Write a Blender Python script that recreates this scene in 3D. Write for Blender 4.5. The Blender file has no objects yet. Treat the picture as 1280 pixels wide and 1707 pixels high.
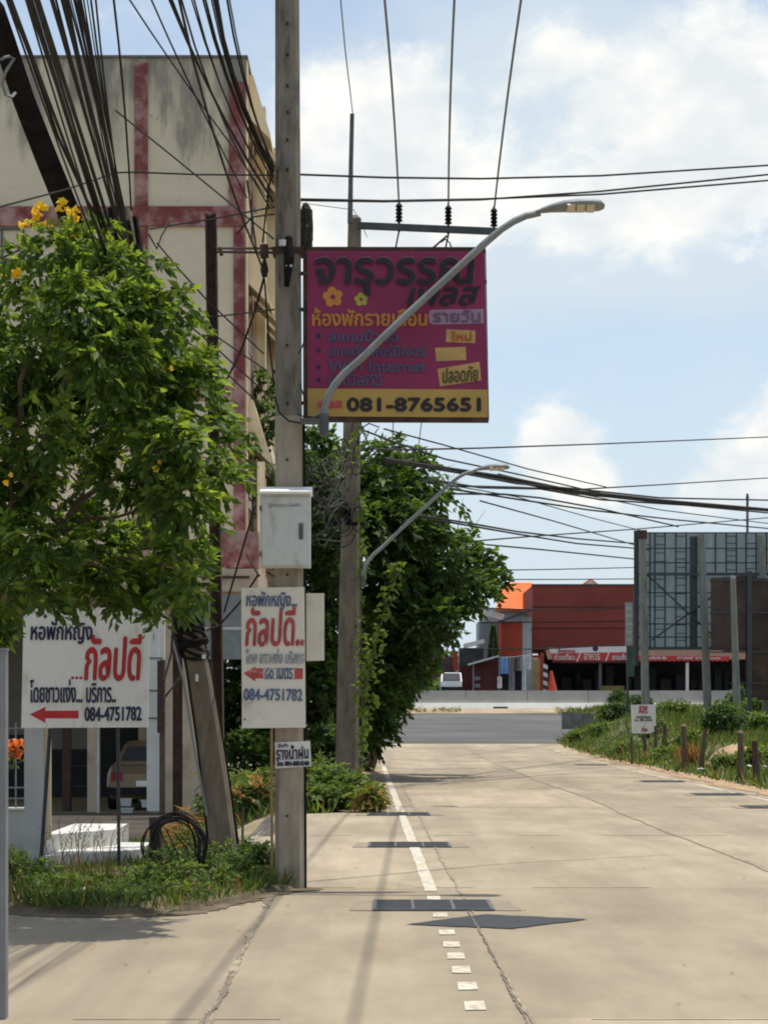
import bpy, math, random
import numpy as np
from mathutils import Vector, Matrix
R = math.radians
S = bpy.context.scene
COL = S.collection

# ------------------------------------------------------------------ camera, sky, sun, exposure
F = 3600.0; CX, HY, EYE = 640.0, 1186.0, 1.5
cam = bpy.data.cameras.new("camera"); cam.sensor_fit = 'VERTICAL'; cam.sensor_height = 24.0
cam.lens = F / 1707.0 * 24.0; cam.shift_y = (HY - 853.5) / 1707.0; cam.shift_x = 0.0
cam.clip_start = 0.1; cam.clip_end = 6000
camo = bpy.data.objects.new("camera", cam); COL.objects.link(camo)
camo.location = (0, 0, EYE); camo.rotation_euler = (R(90), 0, 0); S.camera = camo

SUNV = Vector((0.155, 0.075, 1.0)).normalized()
SUN_EL = math.asin(SUNV.z); SUN_AZ = math.atan2(SUNV.x, SUNV.y)
sl = bpy.data.lights.new("sun", 'SUN'); sl.energy = 3.5; sl.angle = R(0.5); sl.color = (1.0, 0.95, 0.86)
so = bpy.data.objects.new("sun", sl); COL.objects.link(so)
so.rotation_euler = SUNV.to_track_quat('Z', 'Y').to_euler(); so.location = (0, 20, 60)

S.view_settings.view_transform = 'Standard'; S.view_settings.look = 'None'
S.view_settings.exposure = 0.40; S.view_settings.gamma = 1.0
S.render.film_transparent = False
S.cycles.max_bounces = 8; S.cycles.transparent_max_bounces = 12
S.cycles.use_adaptive_sampling = True; S.cycles.filter_width = 1.9

w = bpy.data.worlds.new("World"); S.world = w; w.use_nodes = True
nt = w.node_tree; N = nt.nodes; L = nt.links
bg = N['Background']; bg.inputs[1].default_value = 0.115
def node(t, **k):
    n = N.new(t)
    for a, b in k.items(): setattr(n, a, b)
    return n
def wmath(op, a, b=None, c=None, clamp=False):
    n = node('ShaderNodeMath', operation=op, use_clamp=clamp)
    for i, v in enumerate((a, b, c)):
        if v is None: continue
        if hasattr(v, 'is_output'): L.new(v, n.inputs[i])
        else: n.inputs[i].default_value = v
    return n.outputs[0]
sky = node('ShaderNodeTexSky', sky_type='NISHITA'); sky.sun_disc = False
sky.sun_elevation = SUN_EL; sky.sun_rotation = SUN_AZ
sky.altitude = 0; sky.air_density = 1.0; sky.dust_density = 1.2; sky.ozone_density = 1.5
tc = node('ShaderNodeTexCoord'); sep = node('ShaderNodeSeparateXYZ'); L.new(tc.outputs['Generated'], sep.inputs[0])
az = wmath('MULTIPLY', wmath('ARCTAN2', sep.outputs[0], sep.outputs[1]), 57.29578)
el = wmath('MULTIPLY', wmath('ARCSINE', sep.outputs[2]), 57.29578)
cmb = node('ShaderNodeCombineXYZ'); L.new(az, cmb.inputs[0]); L.new(wmath('MULTIPLY', el, 1.5), cmb.inputs[1])
def wnoise(scale, detail, rough, dist=0.0, off=(0, 0, 0)):
    ad = node('ShaderNodeVectorMath', operation='ADD'); L.new(cmb.outputs[0], ad.inputs[0]); ad.inputs[1].default_value = off
    n = node('ShaderNodeTexNoise'); n.inputs['Scale'].default_value = scale; n.inputs['Detail'].default_value = detail
    n.inputs['Roughness'].default_value = rough; n.inputs['Distortion'].default_value = dist
    L.new(ad.outputs[0], n.inputs['Vector']); return n.outputs['Fac']
n_edge = wnoise(0.55, 7, 0.6, 0.25)
n_soft = wnoise(0.22, 4, 0.55, 0.2, (7.3, 2.1, 0))
n_int = wnoise(0.35, 5, 0.55, 0.1, (1.3, 9.1, 3))
# cumulus masses: centre azimuth, elevation, half widths (degrees), weight
def mass(a, e, wa, we, k):
    dx = wmath('DIVIDE', wmath('SUBTRACT', az, a), wa); dy = wmath('DIVIDE', wmath('SUBTRACT', el, e), we)
    r2 = wmath('ADD', wmath('MULTIPLY', dx, dx), wmath('MULTIPLY', dy, dy))
    return wmath('MULTIPLY', wmath('POWER', 2.718, wmath('MULTIPLY', r2, -1.0)), k)
def total(ms):
    s = None
    for m in ms:
        v = mass(*m); s = v if s is None else wmath('ADD', s, v)
    return s
thick = total([(-0.4, 15.0, 2.3, 2.4, 1.2), (-1.5, 12.6, 2.0, 2.0, 1.0), (1.9, 13.4, 1.7, 1.7, .85), (8.6, 15.2, 3.4, 2.8, 1.1), (5.6, 12.8, 2.4, 1.4, .8), (4.6, 16.6, 2.2, 1.2, .6),
               (4.5, 7.05, 1.15, 1.2, 1.25), (5.4, 6.2, 1.1, .7, .8), (10.3, 6.9, 1.6, 1.3, 1.05), (8.6, 5.9, 1.2, .7, .7), (7.2, 5.2, 2.6, .5, .35),
               (-7.5, 17.6, 3.0, .6, .4), (15, 12, 4, 5, .9), (-14, 10, 4, 6, .9), (30, 22, 12, 8, .9), (-35, 25, 14, 9, .9), (5, 36, 20, 7, .8), (70, 30, 20, 12, .9), (-80, 35, 20, 12, .9), (170, 30, 50, 14, .8)])
thin = total([(6.0, 11.3, 9, 1.0, .45), (0, 2.0, 60, 4.0, .95), (6.5, 15.2, 6, 3.4, .8), (-2.5, 9.5, 5, 3, .55), (2, 14, 5, 4, .4), (0, 20, 60, 14, .12)])
def mr(v, a, b, c, d, smooth=True):
    n = node('ShaderNodeMapRange'); n.interpolation_type = 'SMOOTHSTEP' if smooth else 'LINEAR'
    L.new(v, n.inputs['Value']); n.inputs['From Min'].default_value = a; n.inputs['From Max'].default_value = b
    n.inputs['To Min'].default_value = c; n.inputs['To Max'].default_value = d; return n.outputs[0]
tm = mr(wmath('ADD', thick, wmath('MULTIPLY', wmath('SUBTRACT', n_edge, 0.5), 1.5)), 0.32, 0.88, 0, 1)
sm = mr(wmath('ADD', thin, wmath('MULTIPLY', wmath('SUBTRACT', n_soft, 0.5), 1.3)), -0.1, 0.9, 0.30, 0.95)
def mixc(f, a, b):
    n = node('ShaderNodeMix', data_type='RGBA')
    if hasattr(f, 'is_output'): L.new(f, n.inputs[0])
    else: n.inputs[0].default_value = f
    for i, v in ((6, a), (7, b)):
        if hasattr(v, 'is_output'): L.new(v, n.inputs[i])
        else: n.inputs[i].default_value = v
    return n.outputs[2]
hsv = node('ShaderNodeHueSaturation'); L.new(sky.outputs[0], hsv.inputs['Color']); hsv.inputs['Saturation'].default_value = .9; hsv.inputs['Value'].default_value = 1.1
skyc = hsv.outputs[0]
cl_dark = (5.3, 5.6, 5.8, 1); cl_lite = (7.1, 7.0, 6.65, 1); cl_thin = (4.5, 5.2, 5.7, 1)
ccol = mixc(mr(n_int, 0.32, 0.70, 0, 1), cl_dark, cl_lite)
c1 = mixc(sm, skyc, cl_thin)
c2 = mixc(tm, c1, ccol)
L.new(c2, bg.inputs[0])

# ------------------------------------------------------------------ coordinates and terrain
def P(px, py, Y):            # where a point seen at (px, py) stands when it is Y metres away
    return Vector(((px - CX) / F * Y, Y, EYE + (HY - py) / F * Y))
def sm01(t): t = max(0.0, min(1.0, t)); return t * t * (3 - 2 * t)
def hroad(Y):
    if Y < 60: return 0.0
    if Y < 83: return 0.25 * ((Y - 60) / 23) ** 2
    if Y < 103: return 0.25 + 1.14 * (Y - 83) / 20
    if Y < 105: return 1.39 + 0.2 * (Y - 103) / 2
    return 1.62
def lerp(a, b, t): return a + (b - a) * max(0.0, min(1.0, t))
def gh(X, Y):                # natural ground height
    h = hroad(Y)
    e = X + 0.01 * Y - 7.5 - 1.9 * sm01((Y - 82) / 12)
    if e > 0:                # vacant lot on the right
        t = sm01(e / 2.5)
        hl = lerp(0.1, 1.35, (Y - 42) / 40) if Y < 100 else 1.62
        h = lerp(h, max(h, hl) if Y > 42 else 0.1, t)
    if X < -1.6 and Y > 24:
        h -= 0.35 * sm01((-1.6 - X) / 1.0) * sm01((Y - 24) / 4) * (1 - sm01((Y - 70) / 20))
    return h
def G(px, py):               # flat ground point seen at (px, py)
    Y = EYE * F / (py - HY); return Vector(((px - CX) / F * Y, Y, 0.0))

# ------------------------------------------------------------------ materials
def newmat(name):
    m = bpy.data.materials.new(name); m.use_nodes = True
    return m, m.node_tree.nodes, m.node_tree.links, m.node_tree.nodes['Principled BSDF']
def c4(c): return (c[0], c[1], c[2], 1.0)
def mat(name, col, rough=0.7, var=0.15, scale=6.0, metal=0.0, col2=None, stain=None, stain_amt=0.0, stain_scale=1.5, bump=0.0, bump_scale=40.0, stretch=(1, 1, 1), spec=0.4):
    m, n, l, b = newmat(name)
    t = n.new('ShaderNodeTexCoord'); mp = n.new('ShaderNodeMapping'); mp.inputs['Scale'].default_value = stretch
    l.new(t.outputs['Object'], mp.inputs[0])
    def noise(sc, det=6, ro=0.6):
        x = n.new('ShaderNodeTexNoise'); x.inputs['Scale'].default_value = sc; x.inputs['Detail'].default_value = det
        x.inputs['Roughness'].default_value = ro; l.new(mp.outputs[0], x.inputs['Vector']); return x.outputs['Fac']
    def ramp(v, a, bb):
        x = n.new('ShaderNodeMapRange'); x.interpolation_type = 'SMOOTHSTEP'; l.new(v, x.inputs[0]); x.inputs[1].default_value = a; x.inputs[2].default_value = bb; return x.outputs[0]
    def mix(f, a, bb):
        x = n.new('ShaderNodeMix'); x.data_type = 'RGBA'
        l.new(f, x.inputs[0])
        for i, v in ((6, a), (7, bb)):
            if hasattr(v, 'is_output'): l.new(v, x.inputs[i])
            else: x.inputs[i].default_value = v
        return x.outputs[2]
    lo = c4([v * (1 - var) for v in col]); hi = c4(col2 if col2 else [min(1, v * (1 + var)) for v in col])
    out = mix(ramp(noise(scale), 0.3, 0.7), lo, hi)
    if stain is not None:
        f = ramp(noise(stain_scale, 8, 0.65), 0.62 - 0.25 * stain_amt, 0.78 - 0.15 * stain_amt)
        out = mix(f, out, c4(stain))
    l.new(out, b.inputs['Base Color']); b.inputs['Roughness'].default_value = rough; b.inputs['Metallic'].default_value = metal
    b.inputs['Specular IOR Level'].default_value = spec
    if bump > 0:
        bp = n.new('ShaderNodeBump'); bp.inputs['Strength'].default_value = bump; bp.inputs['Distance'].default_value = 0.02
        l.new(noise(bump_scale, 5), bp.inputs['Height']); l.new(bp.outputs[0], b.inputs['Normal'])
    return m
def leafmat(name, col, trans=0.4, rough=0.45, tcol=None, var=0.35):
    m, n, l, b = newmat(name)
    gi = n.new('ShaderNodeNewGeometry'); 
    hs = n.new('ShaderNodeHueSaturation'); hs.inputs['Color'].default_value = c4(col)
    mrn = n.new('ShaderNodeMapRange'); l.new(gi.outputs['Random Per Island'], mrn.inputs[0]); mrn.inputs[3].default_value = 1 - var; mrn.inputs[4].default_value = 1 + var
    l.new(mrn.outputs[0], hs.inputs['Value'])
    l.new(hs.outputs[0], b.inputs['Base Color']); b.inputs['Roughness'].default_value = rough; b.inputs['Specular IOR Level'].default_value = 0.35
    tr = n.new('ShaderNodeBsdfTranslucent')
    h2 = n.new('ShaderNodeHueSaturation'); h2.inputs['Color'].default_value = c4(tcol or (col[0] * 2.2, col[1] * 2.0, col[2] * 0.9)); l.new(mrn.outputs[0], h2.inputs['Value'])
    l.new(h2.outputs[0], tr.inputs[0])
    mx = n.new('ShaderNodeMixShader'); mx.inputs[0].default_value = trans
    l.new(b.outputs[0], mx.inputs[1]); l.new(tr.outputs[0], mx.inputs[2])
    l.new(mx.outputs[0], n['Material Output'].inputs[0]); return m
M = {}
M['soil'] = mat('soil', (.11, .085, .05), .95, .3, 3.5, col2=(.17, .13, .08), bump=.5, bump_scale=25)
M['dryearth'] = mat('dry earth', (.36, .24, .14), .95, .25, 3, bump=.5)
M['asphalt'] = mat('asphalt', (.095, .092, .088), .9, .3, .6, stain=(.065, .063, .06), stain_amt=.6, stain_scale=.25, stretch=(.3, 1, 1), bump=.3, bump_scale=80)
M['white_paint'] = mat('road paint', (.60, .55, .45), .7, .1, 8, stain=(.36, .30, .21), stain_amt=.95, stain_scale=16)
M['tar'] = mat('tar', (.15, .122, .092), .85, .3, 20)
M['tar_soft'] = mat('worn joint', (.19, .155, .112), .9, .2, 14, stain=(.33, .27, .19), stain_amt=.9, stain_scale=4)
M['patch'] = mat('flat patch', (.03, .033, .036), .75, .25, 9, bump=.3, bump_scale=60)
M['grate'] = mat('iron grate', (.055, .06, .063), .6, .25, 12, metal=.3)
M['collar'] = mat('newer concrete', (.25, .20, .145), .9, .15, 10, stain=(.2, .17, .12), stain_amt=.6, stain_scale=5)
M['pole'] = mat('pole concrete', (.20, .175, .14), .9, .18, 5, stain=(.085, .07, .055), stain_amt=.55, stain_scale=3, stretch=(3, 3, .7), bump=.25)
M['pole_low'] = mat('pale pole concrete', (.34, .29, .225), .9, .14, 5, stain=(.19, .16, .12), stain_amt=.5, stain_scale=3, stretch=(3, 3, .7), bump=.25)
M['pole_old'] = mat('old pole concrete', (.19, .158, .118), .95, .22, 6, stain=(.11, .09, .07), stain_amt=.6, stain_scale=3, stretch=(3, 3, .8), bump=.4)
M['rust'] = mat('rusty steel', (.06, .033, .026), .85, .3, 10, stain=(.11, .05, .03), stain_amt=.5, stain_scale=5)
M['black_cable'] = mat('cable rubber', (.014, .012, .011), .95, .4, 7, spec=.1)
M['brown_cable'] = mat('dusty cable', (.032, .03, .028), .9, .3, 6, spec=.15)
M['grey_wire'] = mat('aluminium wire', (.16, .16, .155), .6, .2, 5)
M['galv'] = mat('galvanised steel', (.21, .225, .225), .6, .12, 6, metal=.2, stain=(.15, .15, .14), stain_amt=.3)
M['galv_dark'] = mat('weathered steel', (.10, .105, .105), .7, .2, 8, metal=.1)
M['box_paint'] = mat('cabinet paint', (.58, .60, .58), .6, .06, 4, stain=(.44, .42, .36), stain_amt=.5, stain_scale=4, stretch=(2, 2, .7))
M['box_lid_sunlit'] = mat('sunlit cabinet lid', (.82, .80, .74), .5, .05, 6)  # whiter than the body: sun on the box top put into the colour
M['darkgrey'] = mat('dark grey metal', (.12, .125, .125), .6, .2, 8)
M['signwhite'] = mat('white sign paint', (.72, .71, .66), .55, .04, 3, stain=(.54, .49, .41), stain_amt=.5, stain_scale=3, stretch=(2, 2, .8))
M['signwhite2'] = mat('cream sign paint', (.72, .68, .60), .6, .05, 3, stain=(.5, .45, .38), stain_amt=.35, stain_scale=4)
M['navy'] = mat('navy lettering', (.022, .026, .075), .6, .3, 20)
M['blue'] = mat('faded blue lettering', (.11, .16, .30), .6, .35, 25, stain=(.33, .38, .46), stain_amt=.3, stain_scale=20)
M['paleblue'] = mat('washed out blue lettering', (.27, .34, .42), .6, .3, 25, stain=(.55, .54, .50), stain_amt=.6, stain_scale=25)
M['red'] = mat('red lettering', (.46, .022, .026), .55, .12, 10)
M['fadedred'] = mat('faded red lettering', (.44, .065, .07), .6, .15, 10, stain=(.6, .25, .22), stain_amt=.3, stain_scale=14)
M['magenta'] = mat('magenta vinyl', (.225, .018, .075), .6, .08, 2, stain=(.19, .016, .062), stain_amt=.5, stain_scale=1.2)
M['mustard'] = mat('mustard vinyl', (.42, .27, .062), .5, .07, 3)
M['blackink'] = mat('black ink', (.018, .014, .02), .55, .1, 8)
M['inkgold'] = mat('orange ink', (.50, .20, .035), .55, .1, 8)
M['inkgreen'] = mat('lime ink', (.36, .34, .04), .55, .1, 8)
M['inkblue'] = mat('slate blue ink', (.085, .085, .17), .55, .15, 12)
M['inkpink'] = mat('pink outline ink', (.40, .17, .22), .55, .1, 8)
M['lavender'] = mat('lavender sticker', (.33, .20, .30), .6, .08, 8)
M['inkmauve'] = mat('mauve ink', (.16, .10, .16), .6, .1, 8)
M['tape'] = mat('tan sticker', (.47, .29, .10), .6, .12, 7)
M['inkorange'] = mat('red orange ink', (.45, .09, .02), .6, .1, 8)
M['inkdarkgreen'] = mat('dark green ink', (.07, .08, .03), .6, .1, 8)
M['diffuser'] = mat('lamp lens', (.55, .50, .36), .35, .1, 30)
M['wall'] = None
M['redband'] = mat('faded red band', (.23, .062, .060), .85, .25, 1.6, stain=(.40, .25, .225), stain_amt=.88, stain_scale=2.0, col2=(.19, .042, .044))
M['cream'] = mat('cream render', (.78, .64, .42), .85, .1, 1.0, stain=(.5, .39, .24), stain_amt=.4, stain_scale=1.2)
M['cream_shop'] = mat('cream column paint', (.50, .40, .29), .85, .12, 2.0, stain=(.33, .25, .17), stain_amt=.4, stain_scale=1.5)
M['whitecol'] = mat('white column paint', (.62, .61, .56), .8, .06, 3, stain=(.4, .37, .3), stain_amt=.35, stain_scale=1.5)
M['darkroom'] = mat('black door paint', (.03, .03, .03), .9, .2, 1)
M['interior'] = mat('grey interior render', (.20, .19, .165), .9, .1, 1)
M['glassdark'] = mat('window glass', (.05, .065, .08), .12, .2, 1, spec=.6)
M['whiteconc'] = mat('whitewashed concrete', (.55, .545, .50), .85, .08, 3, stain=(.40, .40, .37), stain_amt=.5, stain_scale=3.5)
M['greypost'] = mat('grey post render', (.40, .41, .40), .85, .1, 4, stain=(.24, .24, .22), stain_amt=.5, stain_scale=2.5, stretch=(1, 1, .5))
M['greysteel'] = mat('grey painted steel', (.20, .205, .21), .6, .1, 6)
M['navypipe'] = mat('dark blue pipe', (.022, .026, .04), .5, .2, 6)
M['bark'] = mat('bark', (.11, .08, .055), .95, .3, 6, stretch=(3, 3, .6), bump=.7, bump_scale=14)
M['wood'] = mat('grey stake wood', (.10, .075, .05), .95, .3, 8, stretch=(3, 3, .4), bump=.5, bump_scale=20)
M['wood_warm'] = mat('raw timber', (.26, .17, .08), .9, .2, 8, stretch=(3, 3, .4))
M['redbrown'] = mat('brick red cladding', (.22, .044, .030), .8, .12, .7, stain=(.24, .046, .026), stain_amt=.5, stain_scale=.5)
M['brightred'] = mat('red painted wall', (.34, .05, .025), .8, .12, 1)
M['orangeroof'] = mat('orange roof tiles', (.78, .19, .055), .8, .1, 1.5)
M['greyshed'] = mat('grey shed sheet', (.33, .36, .38), .7, .12, 1.0)
M['roofsheet'] = mat('pale roof sheet', (.50, .50, .47), .6, .12, 2)
M['maroon'] = mat('maroon wall', (.10, .022, .022), .85, .2, 1)
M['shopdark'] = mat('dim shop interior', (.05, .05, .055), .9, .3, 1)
M['banner_white'] = mat('white banner cloth', (.72, .66, .62), .8, .06, 2)
M['banner_red'] = mat('red banner cloth', (.52, .055, .045), .8, .15, 2)
M['barrier'] = mat('barrier concrete', (.34, .33, .31), .9, .08, 1.0, stain=(.26, .25, .23), stain_amt=.5, stain_scale=.7)
M['barrier_white'] = mat('barrier foot paint', (.74, .72, .66), .85, .06, 1.0, stain=(.5, .47, .4), stain_amt=.3, stain_scale=.8)
M['verge'] = mat('verge dirt', (.33, .25, .16), .95, .25, .6, stain=(.16, .18, .06), stain_amt=.5, stain_scale=.4)
M['sheet_back'] = mat('billboard back sheet', (.20, .235, .245), .6, .25, .8, stain=(.42, .46, .46), stain_amt=.55, stain_scale=1.6, stretch=(2.5, 1, .6), bump=.6, bump_scale=3)  # pale stain patches are wavy highlights put into the sheet colour
_m = M['sheet_back']; _n = _m.node_tree.nodes; _l = _m.node_tree.links; _t = _n.new('ShaderNodeBsdfTranslucent'); _t.inputs[0].default_value = (.62, .68, .70, 1); _x = _n.new('ShaderNodeMixShader'); _x.inputs[0].default_value = .6
_l.new(_n['Principled BSDF'].outputs[0], _x.inputs[1]); _l.new(_t.outputs[0], _x.inputs[2]); _l.new(_x.outputs[0], _n['Material Output'].inputs[0])
M['frame_dark'] = mat('dark steel frame', (.055, .066, .07), .7, .2, 4)
M['rustsheet'] = mat('rust brown sheet', (.085, .055, .045), .85, .25, 1.2, stain=(.14, .08, .055), stain_amt=.6, stain_scale=1.0)
M['rustnet'] = mat('rust brown shade net', (.075, .048, .04), .9, .25, 1.2, stain=(.12, .075, .055), stain_amt=.6, stain_scale=1.0)
_m = M['rustnet']; _n = _m.node_tree.nodes; _l = _m.node_tree.links; _t = _n.new('ShaderNodeBsdfTransparent'); _x = _n.new('ShaderNodeMixShader'); _x.inputs[0].default_value = .22
_l.new(_n['Principled BSDF'].outputs[0], _x.inputs[1]); _l.new(_t.outputs[0], _x.inputs[2]); _l.new(_x.outputs[0], _n['Material Output'].inputs[0])
M['postgrey'] = mat('weathered post concrete', (.21, .215, .19), .9, .15, 3, stain=(.13, .13, .11), stain_amt=.5, stain_scale=2, stretch=(3, 3, .6))
M['culvert'] = mat('mossy culvert concrete', (.16, .165, .15), .95, .2, 2)
M['greenboard'] = mat('dull green board', (.055, .10, .075), .7, .2, 2)
M['cloth_blue'] = mat('blue cloth', (.16, .28, .50), .9, .2, 3)
M['cloth_grey'] = mat('grey cloth', (.22, .20, .21), .9, .2, 3)
M['cloth_brown'] = mat('brown cloth', (.16, .11, .08), .9, .2, 3)
M['cloth_white'] = mat('white cloth', (.6, .6, .6), .9, .1, 3)
M['plasticred'] = mat('red tarpaulin', (.55, .07, .035), .7, .1, 3)
M['ochre'] = mat('ochre panel', (.36, .24, .10), .8, .15, 3)
M['carpaint'] = mat('champagne car paint', (.27, .21, .135), .3, .04, 2, metal=.3, spec=.6)
M['carred'] = mat('red lamp plastic', (.32, .015, .02), .3, .1, 5)
M['chrome'] = mat('bright trim', (.72, .72, .70), .25, .05, 5, metal=.7)
M['rubber'] = mat('tyre rubber', (.02, .02, .02), .9, .2, 8)
M['truckwhite'] = mat('truck paint', (.74, .74, .72), .4, .04, 2)
M['bolt'] = mat('bolt hole shadowless iron', (.03, .025, .02), .8, .2, 10)
M['leaf_a'] = leafmat('trumpet bush leaf', (.052, .098, .018), .46, .55)
M['leaf_a2'] = leafmat('trumpet bush young leaf', (.135, .20, .032), .5, .6)
M['leaf_b'] = leafmat('dark tree leaf', (.036, .068, .021), .42, .6)
M['leaf_b2'] = leafmat('mid green tree leaf', (.066, .118, .026), .44, .55)
M['leaf_c'] = leafmat('creeper leaf', (.12, .17, .03), .4, .5)
M['leaf_d'] = leafmat('weed leaf', (.06, .11, .024), .35, .6)
M['leaf_e'] = leafmat('grass blade', (.12, .17, .04), .35, .6)
M['leaf_dry'] = leafmat('dry leaf', (.26, .16, .07), .3, .8)
M['yellow'] = leafmat('yellow petal', (.88, .60, .03), .35, .5, tcol=(.9, .6, .03), var=.15)
M['orange_petal'] = leafmat('orange petal', (.75, .20, .04), .35, .5, tcol=(.8, .25, .05), var=.2)

def concrete_road():
    m, n, l, b = newmat('road concrete')
    t = n.new('ShaderNodeTexCoord')
    def noise(sc, det, ro, stretch=(1, 1, 1), dist=0):
        mp = n.new('ShaderNodeMapping'); mp.inputs['Scale'].default_value = stretch; l.new(t.outputs['Object'], mp.inputs[0])
        x = n.new('ShaderNodeTexNoise'); x.inputs['Scale'].default_value = sc; x.inputs['Detail'].default_value = det
        x.inputs['Roughness'].default_value = ro; x.inputs['Distortion'].default_value = dist; l.new(mp.outputs[0], x.inputs['Vector']); return x.outputs['Fac']
    def ramp(v, a, bb, c=0, d=1):
        x = n.new('ShaderNodeMapRange'); x.interpolation_type = 'SMOOTHSTEP'; l.new(v, x.inputs[0])
        x.inputs[1].default_value = a; x.inputs[2].default_value = bb; x.inputs[3].default_value = c; x.inputs[4].default_value = d; return x.outputs[0]
    def mix(f, a, bb):
        x = n.new('ShaderNodeMix'); x.data_type = 'RGBA'; l.new(f, x.inputs[0])
        for i, v in ((6, a), (7, bb)):
            if hasattr(v, 'is_output'): l.new(v, x.inputs[i])
            else: x.inputs[i].default_value = v
        return x.outputs[2]
    c = mix(ramp(noise(.9, 8, .65, (1, .35, 1)), .3, .7), (.266, .214, .149, 1), (.39, .322, .228, 1))
    c = mix(ramp(noise(.35, 5, .6, (1.6, .12, 1), .4), .48, .70, 0, .7), c, (.235, .188, .132, 1))      # tyre-polished lanes
    c = mix(ramp(noise(1.7, 7, .7, (1, .25, 1), .3), .58, .78, 0, .6), c, (.19, .148, .104, 1))          # blotches
    c = mix(ramp(noise(.45, 6, .6, (.5, .35, 1)), .55, .75, 0, .35), c, (.43, .315, .195, 1))             # orange dust
    c = mix(ramp(noise(28, 6, .75), .56, .75, 0, .35), c, (.21, .165, .115, 1))
    c = mix(ramp(noise(110, 4, .8), .52, .72, 0, .4), c, (.19, .155, .112, 1))
    c = mix(ramp(noise(70, 4, .8), .56, .72, 0, .35), c, (.46, .385, .28, 1))
    sp = n.new('ShaderNodeSeparateXYZ'); l.new(t.outputs['Object'], sp.inputs[0])
    def mth(op, a, bb):
        x = n.new('ShaderNodeMath'); x.operation = op
        for i, v in enumerate((a, bb)):
            if hasattr(v, 'is_output'): l.new(v, x.inputs[i])
            else: x.inputs[i].default_value = v
        return x.outputs[0]
    lx = mth('ADD', sp.outputs[0], mth('MULTIPLY', sp.outputs[1], .01))
    sx = mth('FLOOR', mth('DIVIDE', mth('SUBTRACT', lx, .79), 2.99), 0); sy = mth('FLOOR', mth('DIVIDE', mth('SUBTRACT', sp.outputs[1], 2.75), 7.73), 0)
    cb = n.new('ShaderNodeCombineXYZ'); l.new(sx, cb.inputs[0]); l.new(sy, cb.inputs[1])
    wn = n.new('ShaderNodeTexWhiteNoise'); wn.noise_dimensions = '2D'; l.new(cb.outputs[0], wn.inputs['Vector'])
    hv = n.new('ShaderNodeHueSaturation'); l.new(c, hv.inputs['Color']); l.new(ramp(wn.outputs['Value'], -.3, 1.3, .84, 1.12), hv.inputs['Value']); c = hv.outputs[0]      # each poured slab has its own tone
    gut = ramp(mth('ABSOLUTE', mth('SUBTRACT', lx, .72), 0), .02, .55, 1, 0)                                    # silt settled along the gutter joint
    c = mix(mth('MULTIPLY', gut, ramp(noise(2.2, 6, .7, (1, .3, 1)), .35, .7, 0, .6)), c, (.21, .172, .122, 1))
    edge = ramp(lx, 6.6, 7.7, 0, 1)
    c = mix(mth('MULTIPLY', edge, ramp(noise(1.6, 7, .7, (1, .5, 1)), .35, .62, 0, .9)), c, (.40, .285, .17, 1))    # sand washed over the right edge
    lanes = mth('MULTIPLY', ramp(noise(.5, 6, .65, (2.2, .05, 1)), .46, .62, 0, .45), ramp(noise(6, 6, .7, (1, .1, 1)), .3, .7, .3, 1))
    c = mix(lanes, c, (.20, .165, .122, 1))
    c = mix(ramp(noise(3.2, 3, .5, (1, .6, 1)), .72, .80, 0, .5), c, (.16, .13, .095, 1))                        # oil spots
    l.new(c, b.inputs['Base Color']); b.inputs['Roughness'].default_value = .9; b.inputs['Specular IOR Level'].default_value = .25
    bp = n.new('ShaderNodeBump'); bp.inputs['Strength'].default_value = .35; bp.inputs['Distance'].default_value = .01
    l.new(noise(60, 4, .7), bp.inputs['Height']); l.new(bp.outputs[0], b.inputs['Normal']); return m
M['road'] = concrete_road()
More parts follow.
